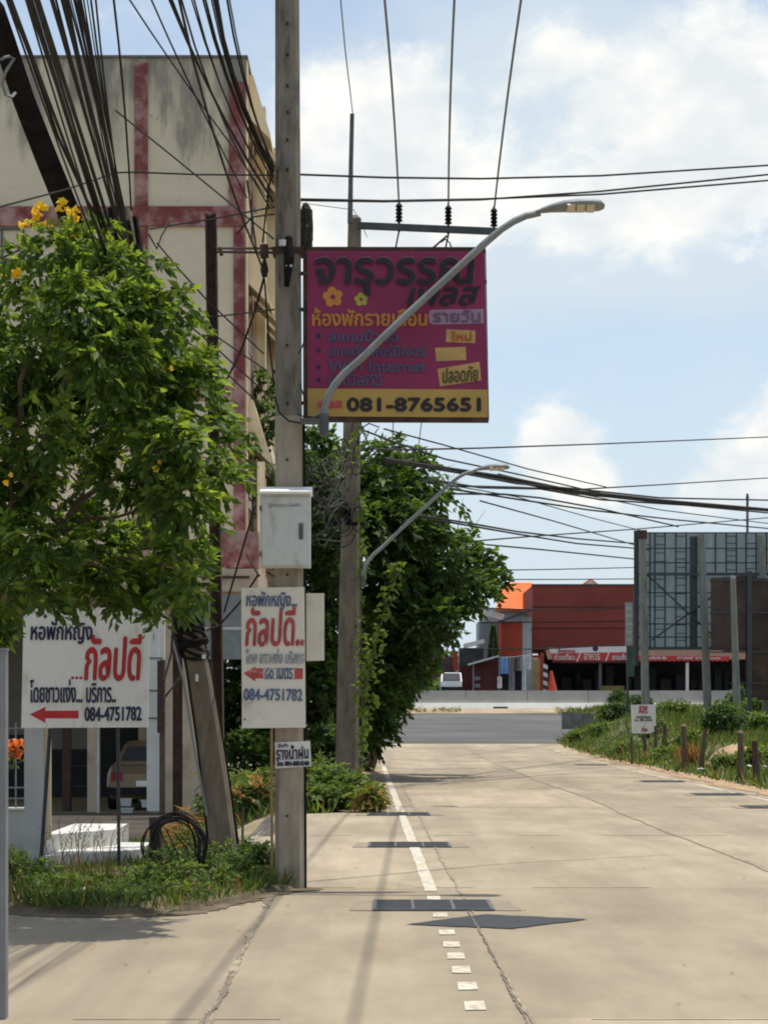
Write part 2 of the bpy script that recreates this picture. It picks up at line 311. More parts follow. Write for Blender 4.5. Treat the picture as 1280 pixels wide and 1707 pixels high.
def stained_wall():
    m, n, l, b = newmat('stained cream render')
    t = n.new('ShaderNodeTexCoord')
    def noise(sc, det, ro, stretch=(1, 1, 1), dist=0):
        mp = n.new('ShaderNodeMapping'); mp.inputs['Scale'].default_value = stretch; l.new(t.outputs['Object'], mp.inputs[0])
        x = n.new('ShaderNodeTexNoise'); x.inputs['Scale'].default_value = sc; x.inputs['Detail'].default_value = det
        x.inputs['Roughness'].default_value = ro; x.inputs['Distortion'].default_value = dist; l.new(mp.outputs[0], x.inputs['Vector']); return x.outputs['Fac']
    def mth(op, a, bb, clamp=False):
        x = n.new('ShaderNodeMath'); x.operation = op; x.use_clamp = clamp
        for i, v in enumerate((a, bb)):
            if hasattr(v, 'is_output'): l.new(v, x.inputs[i])
            else: x.inputs[i].default_value = v
        return x.outputs[0]
    def ramp(v, a, bb, c=0, d=1):
        x = n.new('ShaderNodeMapRange'); x.interpolation_type = 'SMOOTHSTEP'; l.new(v, x.inputs[0])
        x.inputs[1].default_value = a; x.inputs[2].default_value = bb; x.inputs[3].default_value = c; x.inputs[4].default_value = d; return x.outputs[0]
    def mix(f, a, bb):
        x = n.new('ShaderNodeMix'); x.data_type = 'RGBA'; l.new(f, x.inputs[0])
        for i, v in ((6, a), (7, bb)):
            if hasattr(v, 'is_output'): l.new(v, x.inputs[i])
            else: x.inputs[i].default_value = v
        return x.outputs[2]
    sp = n.new('ShaderNodeSeparateXYZ'); l.new(t.outputs['Object'], sp.inputs[0])
    c = mix(ramp(noise(.5, 6, .6), .3, .7), (.56, .49, .36, 1), (.66, .58, .435, 1))
    drip = noise(1.2, 8, .65, (1.6, 1.6, .35))
    top = ramp(sp.outputs[2], 10.6, 14.4)                    # rain-washed mould running down from the parapet
    f = ramp(mth('ADD', drip, mth('MULTIPLY', top, .36)), .66, .88, 0, .8)
    c = mix(f, c, (.17, .165, .15, 1))
    c = mix(ramp(noise(2.4, 8, .7, (1, 1, 1), .8), .60, .68, 0, .5), c, (.27, .255, .22, 1))
    c = mix(ramp(noise(1.1, 7, .7, (1, 1, .8), .6), .66, .74, 0, .55), c, (.21, .20, .175, 1))
    l.new(c, b.inputs['Base Color']); b.inputs['Roughness'].default_value = .92; b.inputs['Specular IOR Level'].default_value = .2
    return m
M['wall'] = stained_wall()

# ------------------------------------------------------------------ mesh helpers
class MB:
    def __init__(s): s.v = []; s.f = []; s.mi = []
    def add(s, v, f, mi=0):
        o = len(s.v); s.v += [tuple(x) for x in v]; s.f += [tuple(i + o for i in q) for q in f]; s.mi += [mi] * len(f); return s
    def box(s, a, b, mi=0):
        x0, y0, z0 = (min(a[i], b[i]) for i in range(3)); x1, y1, z1 = (max(a[i], b[i]) for i in range(3))
        return s.add([(x0, y0, z0), (x1, y0, z0), (x1, y1, z0), (x0, y1, z0), (x0, y0, z1), (x1, y0, z1), (x1, y1, z1), (x0, y1, z1)],
                     [(0, 3, 2, 1), (4, 5, 6, 7), (0, 1, 5, 4), (1, 2, 6, 5), (2, 3, 7, 6), (3, 0, 4, 7)], mi)
    def prism(s, front, dy, mi=0):          # polygon (XZ at given Y) pushed back by dy
        n = len(front); fr = [Vector(p) for p in front]; bk = [p + Vector((0, dy, 0)) for p in fr]
        return s.add(fr + bk, [tuple(range(n))] + [tuple(range(2 * n - 1, n - 1, -1))] + [(i, n + i, n + (i + 1) % n, (i + 1) % n) for i in range(n)], mi)
    def tube(s, pts, r, n=6, mi=0, cap=True):
        pts = [Vector(p) for p in pts]; k = len(pts)
        rs = r if isinstance(r, (list, tuple)) else [r] * k
        vs = []; up = None
        for i in range(k):
            d = (pts[min(i + 1, k - 1)] - pts[max(i - 1, 0)]).normalized()
            if up is None:
                up = Vector((0, 0, 1)) if abs(d.z) < .9 else Vector((1, 0, 0))
            a = d.cross(up).normalized(); up2 = a.cross(d).normalized(); up = up2
            for j in range(n):
                t = 2 * math.pi * j / n; vs.append(pts[i] + (a * math.cos(t) + up2 * math.sin(t)) * rs[i])
        fs = [(i * n + j, i * n + (j + 1) % n, (i + 1) * n + (j + 1) % n, (i + 1) * n + j) for i in range(k - 1) for j in range(n)]
        if cap: fs += [tuple(range(n - 1, -1, -1)), tuple(range((k - 1) * n, k * n))]
        return s.add(vs, fs, mi)
    def beam(s, a, b, w, h, mi=0):           # rectangular bar from a to b
        a, b = Vector(a), Vector(b); d = (b - a).normalized(); up = Vector((0, 1, 0)) if abs(d.y) < .9 else Vector((0, 0, 1))
        x = d.cross(up).normalized() * w / 2; y = x.cross(d).normalized() * h / 2
        vs = [p + q for p in (a, b) for q in (-x - y, x - y, x + y, -x + y)]
        return s.add(vs, [(0, 3, 2, 1), (4, 5, 6, 7), (0, 1, 5, 4), (1, 2, 6, 5), (2, 3, 7, 6), (3, 0, 4, 7)], mi)
    def taper(s, c0, c1, w0, d0, w1, d1, ch=.15, mi=0):     # chamfered tapered square post from base centre c0 to top centre c1
        vs = []
        for c, ww, dd in ((c0, w0, d0), (c1, w1, d1)):
            c = Vector(c); k = ch * ww; a, b_ = ww / 2, dd / 2
            for x, y in ((-a + k, -b_), (a - k, -b_), (a, -b_ + k), (a, b_ - k), (a - k, b_), (-a + k, b_), (-a, b_ - k), (-a, -b_ + k)):
                vs.append(c + Vector((x, y, 0)))
        return s.add(vs, [tuple(range(7, -1, -1)), tuple(range(8, 16))] + [(i, (i + 1) % 8, 8 + (i + 1) % 8, 8 + i) for i in range(8)], mi)
    def disc(s, c, r, n=10, y=-1, mi=0):
        c = Vector(c); return s.add([c + Vector((r * math.cos(2 * math.pi * i / n), 0, r * math.sin(2 * math.pi * i / n))) for i in range(n)], [tuple(range(n))], mi)
    def build(s, name, mats, parent=None, smooth=False):
        me = bpy.data.meshes.new(name); me.from_pydata(s.v, [], s.f)
        for m in (mats if isinstance(mats, (list, tuple)) else [mats]): me.materials.append(M[m] if isinstance(m, str) else m)
        me.polygons.foreach_set('material_index', s.mi)
        if smooth: me.polygons.foreach_set('use_smooth', [True] * len(s.f))
        me.update(); return link(name, me, parent)
def link(name, me, parent=None):
    o = bpy.data.objects.new(name, me); COL.objects.link(o)
    if parent is not None: child(o, parent)
    return o
ORIG = {}
def child(o, parent):
    o.parent = parent
    p = parent; off = Vector((0, 0, 0))
    while p is not None:
        if p.type == 'EMPTY': off = off + Vector(p.location)
        p = p.parent
    o.matrix_parent_inverse = Matrix.Translation(-off)
def tag(o, label, cat, group=None, kind=None):
    if label: o['label'] = label
    if cat: o['category'] = cat
    if group: o['group'] = group
    if kind: o['kind'] = kind
    return o
def thing(name, loc, label, cat, group=None):
    o = bpy.data.objects.new(name, None); COL.objects.link(o); o.location = loc; o.empty_display_size = .2
    return tag(o, label, cat, group)
def copy_tree(o, dloc, label=None):
    c = o.copy(); COL.objects.link(c)
    c.location = Vector(o.location) + Vector(dloc)
    if label: c['label'] = label
    for ch in [x for x in S.objects if x.parent is o]: _copy_child(ch, c)
    return c
def _copy_child(o, parent):
    c = o.copy(); COL.objects.link(c); c.parent = parent; c.matrix_parent_inverse = o.matrix_parent_inverse.copy()
    for ch in [x for x in S.objects if x.parent is o]: _copy_child(ch, c)
def structure(o): o['kind'] = 'structure'; return o
def pbox(px0, py0, px1, py1, Y, depth, mb=None, mi=0):    # box whose front face covers that pixel rectangle at Y
    mb = mb or MB(); a = P(px0, py0, Y); b = P(px1, py1, Y)
    return mb.box((a.x, Y, a.z), (b.x, Y + depth, b.z), mi)
def ppoly(pts, Y, depth, mb=None, mi=0):
    mb = mb or MB(); return mb.prism([P(x, y, Y) for x, y in pts], depth, mi)
def text(name, s, x0, y0, x1, y1, Y, m, parent, bold=0.0, rise=0.0, shear=0.0):   # lettering filling the box x0..x1, y0(top)..y1
    c = bpy.data.curves.new('t', 'FONT'); c.body = s; c.size = 1; c.resolution_u = 3
    o = bpy.data.objects.new('t', c); COL.objects.link(o)
    bpy.context.view_layer.update()
    me0 = bpy.data.meshes.new_from_object(o.evaluated_get(bpy.context.evaluated_depsgraph_get()))
    v = np.array([x.co[:] for x in me0.vertices]); fs = [tuple(p.vertices) for p in me0.polygons]
    bpy.data.objects.remove(o); bpy.data.curves.remove(c); bpy.data.meshes.remove(me0)
    v[:, 0] += shear * v[:, 1]
    mn = v.min(0); mx = v.max(0); u = (v[:, 0] - mn[0]) / (mx[0] - mn[0]); h = (v[:, 1] - mn[1]) / (mx[1] - mn[1])
    mb = MB(); offs = [(0, 0)] if not bold else [(-bold, 0), (bold, 0), (0, -bold), (0, bold), (0, 0)]
    for k, (ox, oy) in enumerate(offs):
        yk = .0022 * k * (Y / 18)
        vs = [P(x0 + (x1 - x0) * a + ox, y1 + (y0 - y1) * b - rise * a + oy, Y) for a, b in zip(u, h)]
        for fi, q in enumerate(fs):          # glyph strokes overlap in the font: give every face its own hair of paint thickness
            e_ = (fi * 37 % 89) * .000011 * (Y / 18)
            mb.add([(vs[i].x, Y - yk - e_, vs[i].z) for i in q], [tuple(range(len(q)))])
    return mb.build(name, m, parent)

# ------------------------------------------------------------------ foliage helpers
def leafmesh(name, C, D, Lh, W, mats, mi, rng, parent=None, fold=.3, normal_up=.6):
    n = len(C); D = D / (np.linalg.norm(D, axis=1, keepdims=True) + 1e-9)
    rnd = rng.normal(size=(n, 3)); rnd[:, 2] += normal_up * 2.0
    side = np.cross(D, rnd); side /= (np.linalg.norm(side, axis=1, keepdims=True) + 1e-9)
    nr = np.cross(side, D)
    Lh = np.broadcast_to(Lh, (n,))[:, None]; W = np.broadcast_to(W, (n,))[:, None]
    V = np.empty((n, 4, 3)); V[:, 0] = C; V[:, 2] = C + D * Lh - nr * Lh * .12
    V[:, 1] = C + D * Lh * .42 + side * W + nr * W * fold; V[:, 3] = C + D * Lh * .42 - side * W + nr * W * fold
    me = bpy.data.meshes.new(name); me.vertices.add(n * 4); me.vertices.foreach_set('co', V.reshape(-1))
    me.loops.add(n * 6); me.polygons.add(n * 2)
    b = (np.arange(n) * 4)[:, None]
    idx = np.concatenate([b + 0, b + 1, b + 2, b + 0, b + 2, b + 3], 1).reshape(-1)
    me.loops.foreach_set('vertex_index', idx.astype(np.int32)); me.polygons.foreach_set('loop_start', (np.arange(n * 2) * 3).astype(np.int32))
    for m in mats: me.materials.append(M[m])
    me.polygons.foreach_set('material_index', np.repeat(mi, 2).astype(np.int32))
    me.update(calc_edges=True); me.validate()
    return link(name, me, parent)
def compound(rng, centers, radii, n, k, rach, leafL, leafW, up=.35, out=1.0, droop=.5, shell=2.6, gap=None, squash=.85):
    # n compound leaves spread through ellipsoid clumps; returns leaflet centres, directions, outwardness
    w_ = radii ** 2; w_ = w_ / w_.sum(); bi = rng.choice(len(centers), n, p=w_)
    u = rng.normal(size=(n, 3)); u /= np.linalg.norm(u, axis=1, keepdims=True)
    rr = rng.random(n) ** (1 / shell)
    off = u * (rr * radii[bi])[:, None]; off[:, 2] *= squash
    O = centers[bi] + off
    if gap is not None:
        keep = gap(O); O, u, rr, bi = O[keep], u[keep], rr[keep], bi[keep]; n = len(O)
    d = u * out + rng.normal(size=(n, 3)) * .6; d[:, 2] += up
    d /= np.linalg.norm(d, axis=1, keepdims=True)
    side = np.cross(d, rng.normal(size=(n, 3)) * .5 + np.array([0, 0, 1.0])); side /= (np.linalg.norm(side, axis=1, keepdims=True) + 1e-9)
    C = []; D = []; T = []
    for i in range(k):
        t = (i // 2 + 1) / ((k + 1) // 2) if i < k - 1 or k % 2 == 0 else 1.0
        sgn = 0 if (k % 2 and i == k - 1) else (1 if i % 2 else -1)
        c = O + d * (rach * t) + np.array([0, 0, -1.0]) * (droop * rach * t * t)
        dd = d * (.75 if sgn else 1.0) + side * sgn * .9 + np.array([0, 0, -droop]) + rng.normal(size=(n, 3)) * .15
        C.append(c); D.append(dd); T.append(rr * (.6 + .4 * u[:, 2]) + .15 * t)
    return np.concatenate(C), np.concatenate(D), np.concatenate(T)
def crown(name, blobs, Y, n, k, rach, leafL, leafW, mats, youngf, seed, parent, depth=1.0, shell=2.6, gapscale=None, gapthr=.0, jitter=0, **kw):
    rng = np.random.default_rng(seed)
    cs = []; rs = []; rscale = kw.pop('rscale', 1.0)
    for b in blobs:
        px, py, r = b[:3]; dy = b[3] if len(b) > 3 else (rng.random() - .5) * depth
        yy = Y + dy; p = P(px, py, yy); cs.append(p[:]); rs.append(r * rscale / F * yy)
    cs = np.array(cs); rs = np.array(rs)
    gap = None
    if gapscale:
        ph = rng.random((6, 3)) * 6.28; kv = rng.normal(size=(6, 3)) * gapscale
        gap = lambda O: (sum(np.sin(O @ kv[i] + ph[i, 0]) for i in range(6)) > gapthr)
    C, D, T = compound(rng, cs, rs, n, k, rach, leafL, leafW, shell=shell, gap=gap, **kw)
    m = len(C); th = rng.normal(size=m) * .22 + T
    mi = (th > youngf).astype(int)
    sz = .55 + rng.random(m) * .8
    return leafmesh(name, C, D, leafL * sz, leafW * sz, mats, mi, rng, parent)
def limbs(mb, base, targets, r0, seed, wob=.1, forks=True):
    rnd = random.Random(seed)
    base = Vector(base)
    for t in targets:
        t = Vector(t); k = 7; pts = []; rs = []
        for i in range(k + 1):
            u = i / k; p = base.lerp(t, u); p.z += math.sin(u * math.pi) * .12 * (t - base).length * .5
            p += Vector((rnd.uniform(-wob, wob), rnd.uniform(-wob, wob), rnd.uniform(-wob, wob))) * (t - base).length * u * (1 - u) * 1.5
            pts.append(p); rs.append(r0 * (1 - .85 * u))
        mb.tube(pts, rs, 6)
        if forks:
            for _ in range(3):
                i = rnd.randint(2, k - 1); p = pts[i]; q = p + Vector((rnd.uniform(-1, 1), rnd.uniform(-1, 1), rnd.uniform(.1, 1))).normalized() * (t - base).length * rnd.uniform(.2, .4)
                mid = p.lerp(q, .5) + Vector((rnd.uniform(-.05, .05), 0, rnd.uniform(-.05, .1))) * (q - p).length
                mb.tube([p, mid, q], [rs[i] * .6, rs[i] * .4, rs[i] * .15], 5)

# ------------------------------------------------------------------ ground, road, markings
def grid(name, xs, ys, zf, m):
    v = [(x, y, zf(x, y)) for y in ys for x in xs]; nx = len(xs)
    f = [(j * nx + i, j * nx + i + 1, (j + 1) * nx + i + 1, (j + 1) * nx + i) for j in range(len(ys) - 1) for i in range(nx - 1)]
    me = bpy.data.meshes.new(name); me.from_pydata(v, [], f); me.materials.append(M[m]); me.polygons.foreach_set('use_smooth', [True] * len(f))
    return link(name, me)
xs = sorted(set([-900, -300, -120, -70, -45, -30, -20, -12, -8, -5, -4, -3.4, -3, -2.6, -2.2, -1.9, -1.6, -1.2, -.6, 0, 2, 4, 6, 6.8, 7.2, 7.6, 8, 8.4, 8.8, 9.2, 9.6, 10, 10.4, 11, 12, 14, 18, 24, 32, 45, 70, 120, 300, 900]))
ys = list(range(-14, 110, 1)) + [112, 116, 120, 130, 150, 200, 300, 500, 900, 1600, 2500]
M['yard'] = mat('shade-dark yard earth', (.055, .045, .035), .9, .35, 1.5, bump=.4, bump_scale=15)  # very dark: the yard's shade is put into this colour
M['lot'] = mat('weedy earth', (.085, .10, .035), .95, .35, 1.6, col2=(.14, .15, .06), stain=(.24, .18, .10), stain_amt=.45, stain_scale=.7, bump=.6, bump_scale=18)
M['ground'] = mat('earth with thin grass', (.22, .17, .10), .95, .3, 1.3, col2=(.30, .24, .14), stain=(.10, .13, .04), stain_amt=.6, stain_scale=.5, bump=.5, bump_scale=22)
structure(grid('ground', xs, ys, lambda x, y: gh(x, y) - .03, 'ground'))
structure(grid('lot_ground', [6.9 + .35 * i for i in range(60)], [42 + i for i in range(62)], lambda x, y: gh(x + .0 * y, y) - .018 if x > 7.62 - .01 * y + 1.9 * sm01((y - 82) / 12) else gh(x, y) - .06, 'lot'))
def strip(name, rows, m, z=0.012, nx=14):
    v = []; f = []
    for Y, a, b in rows:
        for i in range(nx + 1):
            v.append((a + (b - a) * i / nx, Y, hroad(Y) + z))
    n1 = nx + 1
    for j in range(len(rows) - 1):
        for i in range(nx): f.append((j * n1 + i, j * n1 + i + 1, (j + 1) * n1 + i + 1, (j + 1) * n1 + i))
    me = bpy.data.meshes.new(name); me.from_pydata(v, [], f); me.materials.append(M[m]); me.polygons.foreach_set('use_smooth', [True] * len(f))
    return structure(link(name, me))
rnd = random.Random(4)
rows = []
Y = -13.0
while Y <= 83.01:
    if Y < 24: xl = -9.0
    elif Y < 32: xl = -1.35 - .01 * Y
    else: xl = -.05 - .01 * Y + rnd.uniform(-.12, .05)
    xr = 7.62 - .01 * Y + (rnd.uniform(-.12, .12) if Y > 25 else 0)
    rows.append((Y, xl, xr))
    Y += 1.0
structure(strip('concrete_road', rows, 'road'))
strip('asphalt_road', [(y, -40 if y > 94 else lerp(-1.5, -7, (y - 83) / 10), 7.6 - .01 * y + 1.9 * sm01((y - 82) / 12) if y < 97 else 60) for y in [83.02, 85, 88, 91, 94, 94.1, 97, 97.1, 100, 103]], 'asphalt', z=.016)
strip('roadside_verge', [(103.02, -60, 70), (103.6, -60, 70), (104.4, -60, 70), (105.2, -60, 70)], 'verge', z=.02)
def ragged(name, x, y0, y1, wmin, wmax, m, seed, z=.018, wob=.03, step=.35, gapp=0.0):
    r = random.Random(seed); mb = MB(); y = y0; off = 0; ww = (wmin + wmax) / 2; prev = None
    while y <= y1:
        off = off * .92 + r.uniform(-wob, wob); ww = max(wmin, min(wmax, ww + r.uniform(-.35, .35) * (wmax - wmin)))
        j = r.uniform(-.006, .006)
        a = (x - .01 * y + off - ww / 2 + j, y, hroad(y) + z); b = (x - .01 * y + off + ww / 2, y, hroad(y) + z)
        if prev and r.random() > gapp: mb.add([prev[0], prev[1], b, a], [(0, 1, 2, 3)])
        prev = (a, b); y += step * r.uniform(.6, 1.4)
    return structure(mb.build(name, m))
ragged('road_crack', 3.78, 14, 82, .02, .075, 'tar_soft', 1, wob=.02)
ragged('road_crack', .80, 8, 44, .010, .03, 'tar_soft', 2, wob=.005, step=.12)
ragged('road_crack', -.735, 3, 17.4, .02, .06, 'tar_soft', 3, wob=.005, step=.06)
ragged('tar_seam', -.74, 9.5, 12.4, .008, .035, 'tar', 7, z=.0195, wob=.006, step=.03, gapp=.0)
ragged('tar_seam', .79, 10, 17, .004, .013, 'tar', 8, z=.0195, wob=.004, step=.05, gapp=.03)
ragged('tar_seam', -.72, 16.3, 17.3, .03, .07, 'tar', 9, z=.0195, wob=.008, step=.04)
ragged('sand_drift', 7.66, 15, 78, .25, .75, 'dryearth', 61, z=.021, wob=.09, step=.3)
ragged('sand_drift', 7.35, 22, 74, .03, .28, 'dryearth', 62, z=.0195, wob=.1, step=.3, gapp=.3)
ragged('sand_drift', -.02, 32, 66, .3, .75, 'dryearth', 63, z=.021, wob=.09, step=.3)
ragged('sand_drift', .28, 34, 60, .03, .3, 'dryearth', 64, z=.0195, wob=.08, step=.3, gapp=.35)
mb = MB(); rj = random.Random(9)
for yj, x0, x1 in ((10.42, -5, 7.5), (18.22, -.75, 7.4), (25.9, -.9, 7.3), (33.6, 0, 7.2), (41.3, -.3, 7.1), (49, -.3, 7.1), (56.7, -.4, 7), (64.4, -.5, 6.9)):
    x = x0
    while x < x1:
        if rj.random() > .3: mb.box((x, yj - .003, hroad(yj) + .0125), (x + .5, yj + .003 + rj.random() * .006, hroad(yj) + .0150))
        x += .5
structure(mb.build('slab_joint', 'tar_soft'))
structure(grid('yard_shade_sheet', [-14, -10, -8, -6, -5, -4, -3.4, -2.9, -2.55], [23.6 + i for i in range(17)], lambda x, y: gh(x, y) - .012, 'yard'))  # shade over the yard, painted as a dark earth sheet
# painted edge lines
mb = MB(); y = 17.85; rj = random.Random(3)
while y < 61:
    if y < 40 or rj.random() > .18:
        a = .567 - .01 * y; b = .567 - .01 * (y + .5); q = rj.uniform(.05, .06)
        mb.add([(a - q, y, hroad(y) + .017), (a + q, y, hroad(y) + .017), (b + q, y + .5, hroad(y + .5) + .017), (b - q, y + .5, hroad(y + .5) + .017)], [(0, 1, 2, 3)])
    y += .5
for d0 in (700, 652, 612, 578, 550, 520, 478, 436):
    py = d0 * .6875 + 1200; yc = 5400 / (py - 1186); a = .567 - .01 * yc; hl = .17
    mb.add([(a - .056, yc - hl, .017), (a + .052, yc - hl + .01, .017), (a + .054, yc + hl, .017), (a - .05, yc + hl - .015, .017)], [(0, 1, 2, 3)])
for yc in (10.0, 9.3, 8.6, 7.9): mb.add([(.467 - .056, yc - .17, .017), (.467 + .054, yc - .17, .017), (.467 + .054, yc + .17, .017), (.467 - .05, yc + .17, .017)], [(0, 1, 2, 3)])
y = 24.0
while y < 76:
    if rj.random() > (.45 if y > 58 else .12):
        a = 6.76 - .01 * y; q = rj.uniform(.03, .055)
        mb.add([(a - q, y, hroad(y) + .017), (a + q, y, hroad(y) + .017), (a + q - .005, y + .5, hroad(y + .5) + .017), (a - q - .005, y + .5, hroad(y + .5) + .017)], [(0, 1, 2, 3)])
    y += .5
structure(mb.build('road_marking', 'white_paint'))

# drain grates set in the gutter lines
def grate(xc, yc, label, collar=True):
    t = thing('drain_grate', (xc, yc, .012), label, 'drain grate', 'drain grates along the road edges')
    if collar:
        mb = MB(); mb.add([(xc - .63, yc - .40, .0165), (xc + .66, yc - .40, .0165), (xc + .60, yc + .46, .0165), (xc - .58, yc + .46, .0165)], [(0, 1, 2, 3)]); mb.build('collar', 'collar', t)
    mb = MB(); x0, x1, y0, y1 = xc - .455, xc + .455, yc - .42, yc + .42
    mb.box((x0, y0, .013), (x1, y0 + .03, .028)); mb.box((x0, y1 - .03, .013), (x1, y1, .028)); mb.box((x0, y0 + .03, .013), (x0 + .03, y1 - .03, .028)); mb.box((x1 - .03, y0 + .03, .013), (x1, y1 - .03, .028))
    for i in (1, 2): mb.box((x0 + .91 * i / 3 - .012, y0 + .03, .013), (x0 + .91 * i / 3 + .012, y1 - .03, .0285))
    mb.build('frame', 'galv_dark', t)
    mb = MB()
    for i in range(22): 
        yy = y0 + .05 + i * .0355; mb.box((x0 + .03, yy, .014), (x1 - .03, yy + .022, .026))
    mb.build('bars', 'grate', t)
    mb = MB(); mb.add([(x0 + .02, y0 + .02, .0172), (x1 - .02, y0 + .02, .0172), (x1 - .02, y1 - .02, .0172), (x0 + .02, y1 - .02, .0172)], [(0, 1, 2, 3)]); mb.build('pit', 'rubber', t)
    return t
g0 = grate(.37, 16.5, 'large iron drain grate with pale collar crossing the dashed white line')
for dx, yc, lab in ((-.09, 24.0, 'iron drain grate crossing the solid white line beyond the small blue lettered sign'), (-.16, 31.2, 'thin looking drain grate beside the roadside shrubs at the solid line')):
    copy_tree(g0, (dx, yc - 16.5, 0), lab)
for yc, lab in ((33.5, 'drain grate at the right road edge, nearest of those cut by the frame edge'), (38.6, 'drain grate at the right road edge below the two tallest fence stakes'), (45.8, 'drain grate at the right road edge below the leaning fence stake'), (60.0, 'farthest drain grate at the right road edge, before the asphalt')):
    copy_tree(g0, (6.36 - .01 * yc - .37, yc - 16.5, hroad(yc)), lab)
pts = [G(675, 1545), G(855, 1552), G(982, 1536), G(808, 1528)]  # dark diamond laid flat on the concrete
mb = MB(); rj = random.Random(5); ring = []
for i in range(4):
    a, b = pts[i], pts[(i + 1) % 4]
    for k in range(12):
        q = a.lerp(b, k / 12); ring.append((q.x + rj.uniform(-.008, .008), q.y + rj.uniform(-.015, .015), .0185))
mb.add(ring, [tuple(range(len(ring)))])
tag(mb.build('dark_patch', 'patch'), 'dark diamond shaped flat patch on the pale concrete road', 'road patch')
# litter of fallen leaves on the near concrete
rg = np.random.default_rng(2); n = 150
C = np.column_stack([rg.uniform(-3, 5, n), rg.uniform(10.1, 24, n) ** 1.0, np.full(n, .022)])
sel = (C[:, 0] < -.7) | (rg.random(n) < .3); C = C[sel]
o = leafmesh('fallen_leaves', C, np.column_stack([rg.normal(size=len(C)), rg.normal(size=len(C)), np.zeros(len(C))]), .035, .010, ['leaf_dry'], np.zeros(len(C), int), rg, normal_up=3)
tag(o, 'dry leaves scattered over the concrete', 'fallen leaves', kind='stuff')

# ------------------------------------------------------------------ near utility pole and what hangs on it
YP = 18.05
BOTP, TOPP = P(483, 1486, YP), P(476.5, -420, YP)
def pole1():
    t = thing('utility_pole', (BOTP.x, YP + .12, 0), 'tall square concrete utility pole standing at the road edge beside the big maroon sign', 'utility pole')
    zc = P(483, 692, YP).z; k = (zc) / (TOPP.z); wz = lambda z: lerp(.251, .182, z / 9.6)
    cz = lambda z: Vector((lerp(BOTP.x, TOPP.x, z / TOPP.z), YP + .12, z))
    mb = MB(); mb.taper(cz(-.3), cz(zc), wz(0), .24, wz(zc), .2); mb.build('lower_shaft', 'pole_low', t)
    mb = MB(); mb.taper(cz(zc), cz(TOPP.z), wz(zc), .2, wz(TOPP.z), .16); mb.build('upper_shaft', 'pole', t)
    mb = MB()
    for py in (38, 90, 142, 186, 232, 282, 575, 672, 766, 958, 1360): 
        p = P(479, py, YP); mb.disc((p.x, YP + .008 + (.04 * min(1, p.z / 9.6)), p.z), .012, 8)
    mb2 = MB()
    for v in range(0, len(mb.v), 8):
        c = Vector((0, 0, 0))
        for q in mb.v[v:v + 8]: c += Vector(q) / 8
        mb2.tube([(c.x, YP - .004, c.z), (c.x, YP + .06, c.z)], .011, 8)
    mb2.build('bolt_hole', 'bolt', t)
    # conduit down the right side
    mb = MB(); mb.tube([P(509, 1484, YP + .05), P(508.5, 1250, YP + .05), P(508, 1000, YP + .05), P(506, 700, YP + .05)], .014, 6); mb.build('conduit', 'black_cable', t)
    # clamp band and bracket arms
    mb = MB(); a = P(456, 411, YP); b = P(503, 421, YP); mb.box((a.x - .01, YP + .005, b.z), (b.x + .01, YP + .24, a.z)); mb.build('clamp', 'rust', t)
    # dead-end clamp assembly bolted on the face
    mb = MB(); mb.tube([P(481, 395, YP - .03), P(482, 430, YP - .05), P(478, 478, YP - .04)], [.03, .045, .02], 8); mb.box(P(476, 420, YP - .06), P(486, 398, YP)); mb.tube([P(468, 412, YP - .03), P(470, 404, YP - .05), P(478, 408, YP - .04)], .012, 6)
    mb.build('cable_clamp', 'black_cable', t)
    MB().tube([P(471, 410, YP - .06), P(471, 400, YP - .06)], .03, 8).build('insulator', 'whiteconc', t); MB().tube([P(477, 443, YP - .07), P(487, 443, YP - .07)], .012, 6).build('pin', 'whiteconc', t)
    return t
pole1()
# loop of spare cable hung on the pole's right side
mb = MB(); rj = random.Random(11)
for k in range(13):
    c = P(511 + rj.uniform(-3, 3), 380, YP + .1); rx, rz = .012 + rj.uniform(0, .042), .19 + rj.uniform(-.07, .03)
    mb.tube([(c.x + rx * math.cos(a), YP + .1 + rj.uniform(-.01, .01) + .05 * math.sin(a * .5), c.z + rz * math.sin(a)) for a in np.linspace(0, 2 * math.pi, 22)], .010, 5)
for k in range(3):
    mb.tube([P(512, 345 + 6 * k, YP + .05), P(520, 350 + 5 * k, YP + .02), P(521 - k, 400 + 10 * k, YP + .04), P(508, 425 + 6 * k, YP + .1)], .006, 5)
M['loop'] = mat('sun-greyed cable', (.06, .055, .048), .9, .35, 30)
tag(mb.build('cable_loop', 'loop'), 'tangled loop of spare black cable on the tall pole above the maroon sign', 'cable loop')

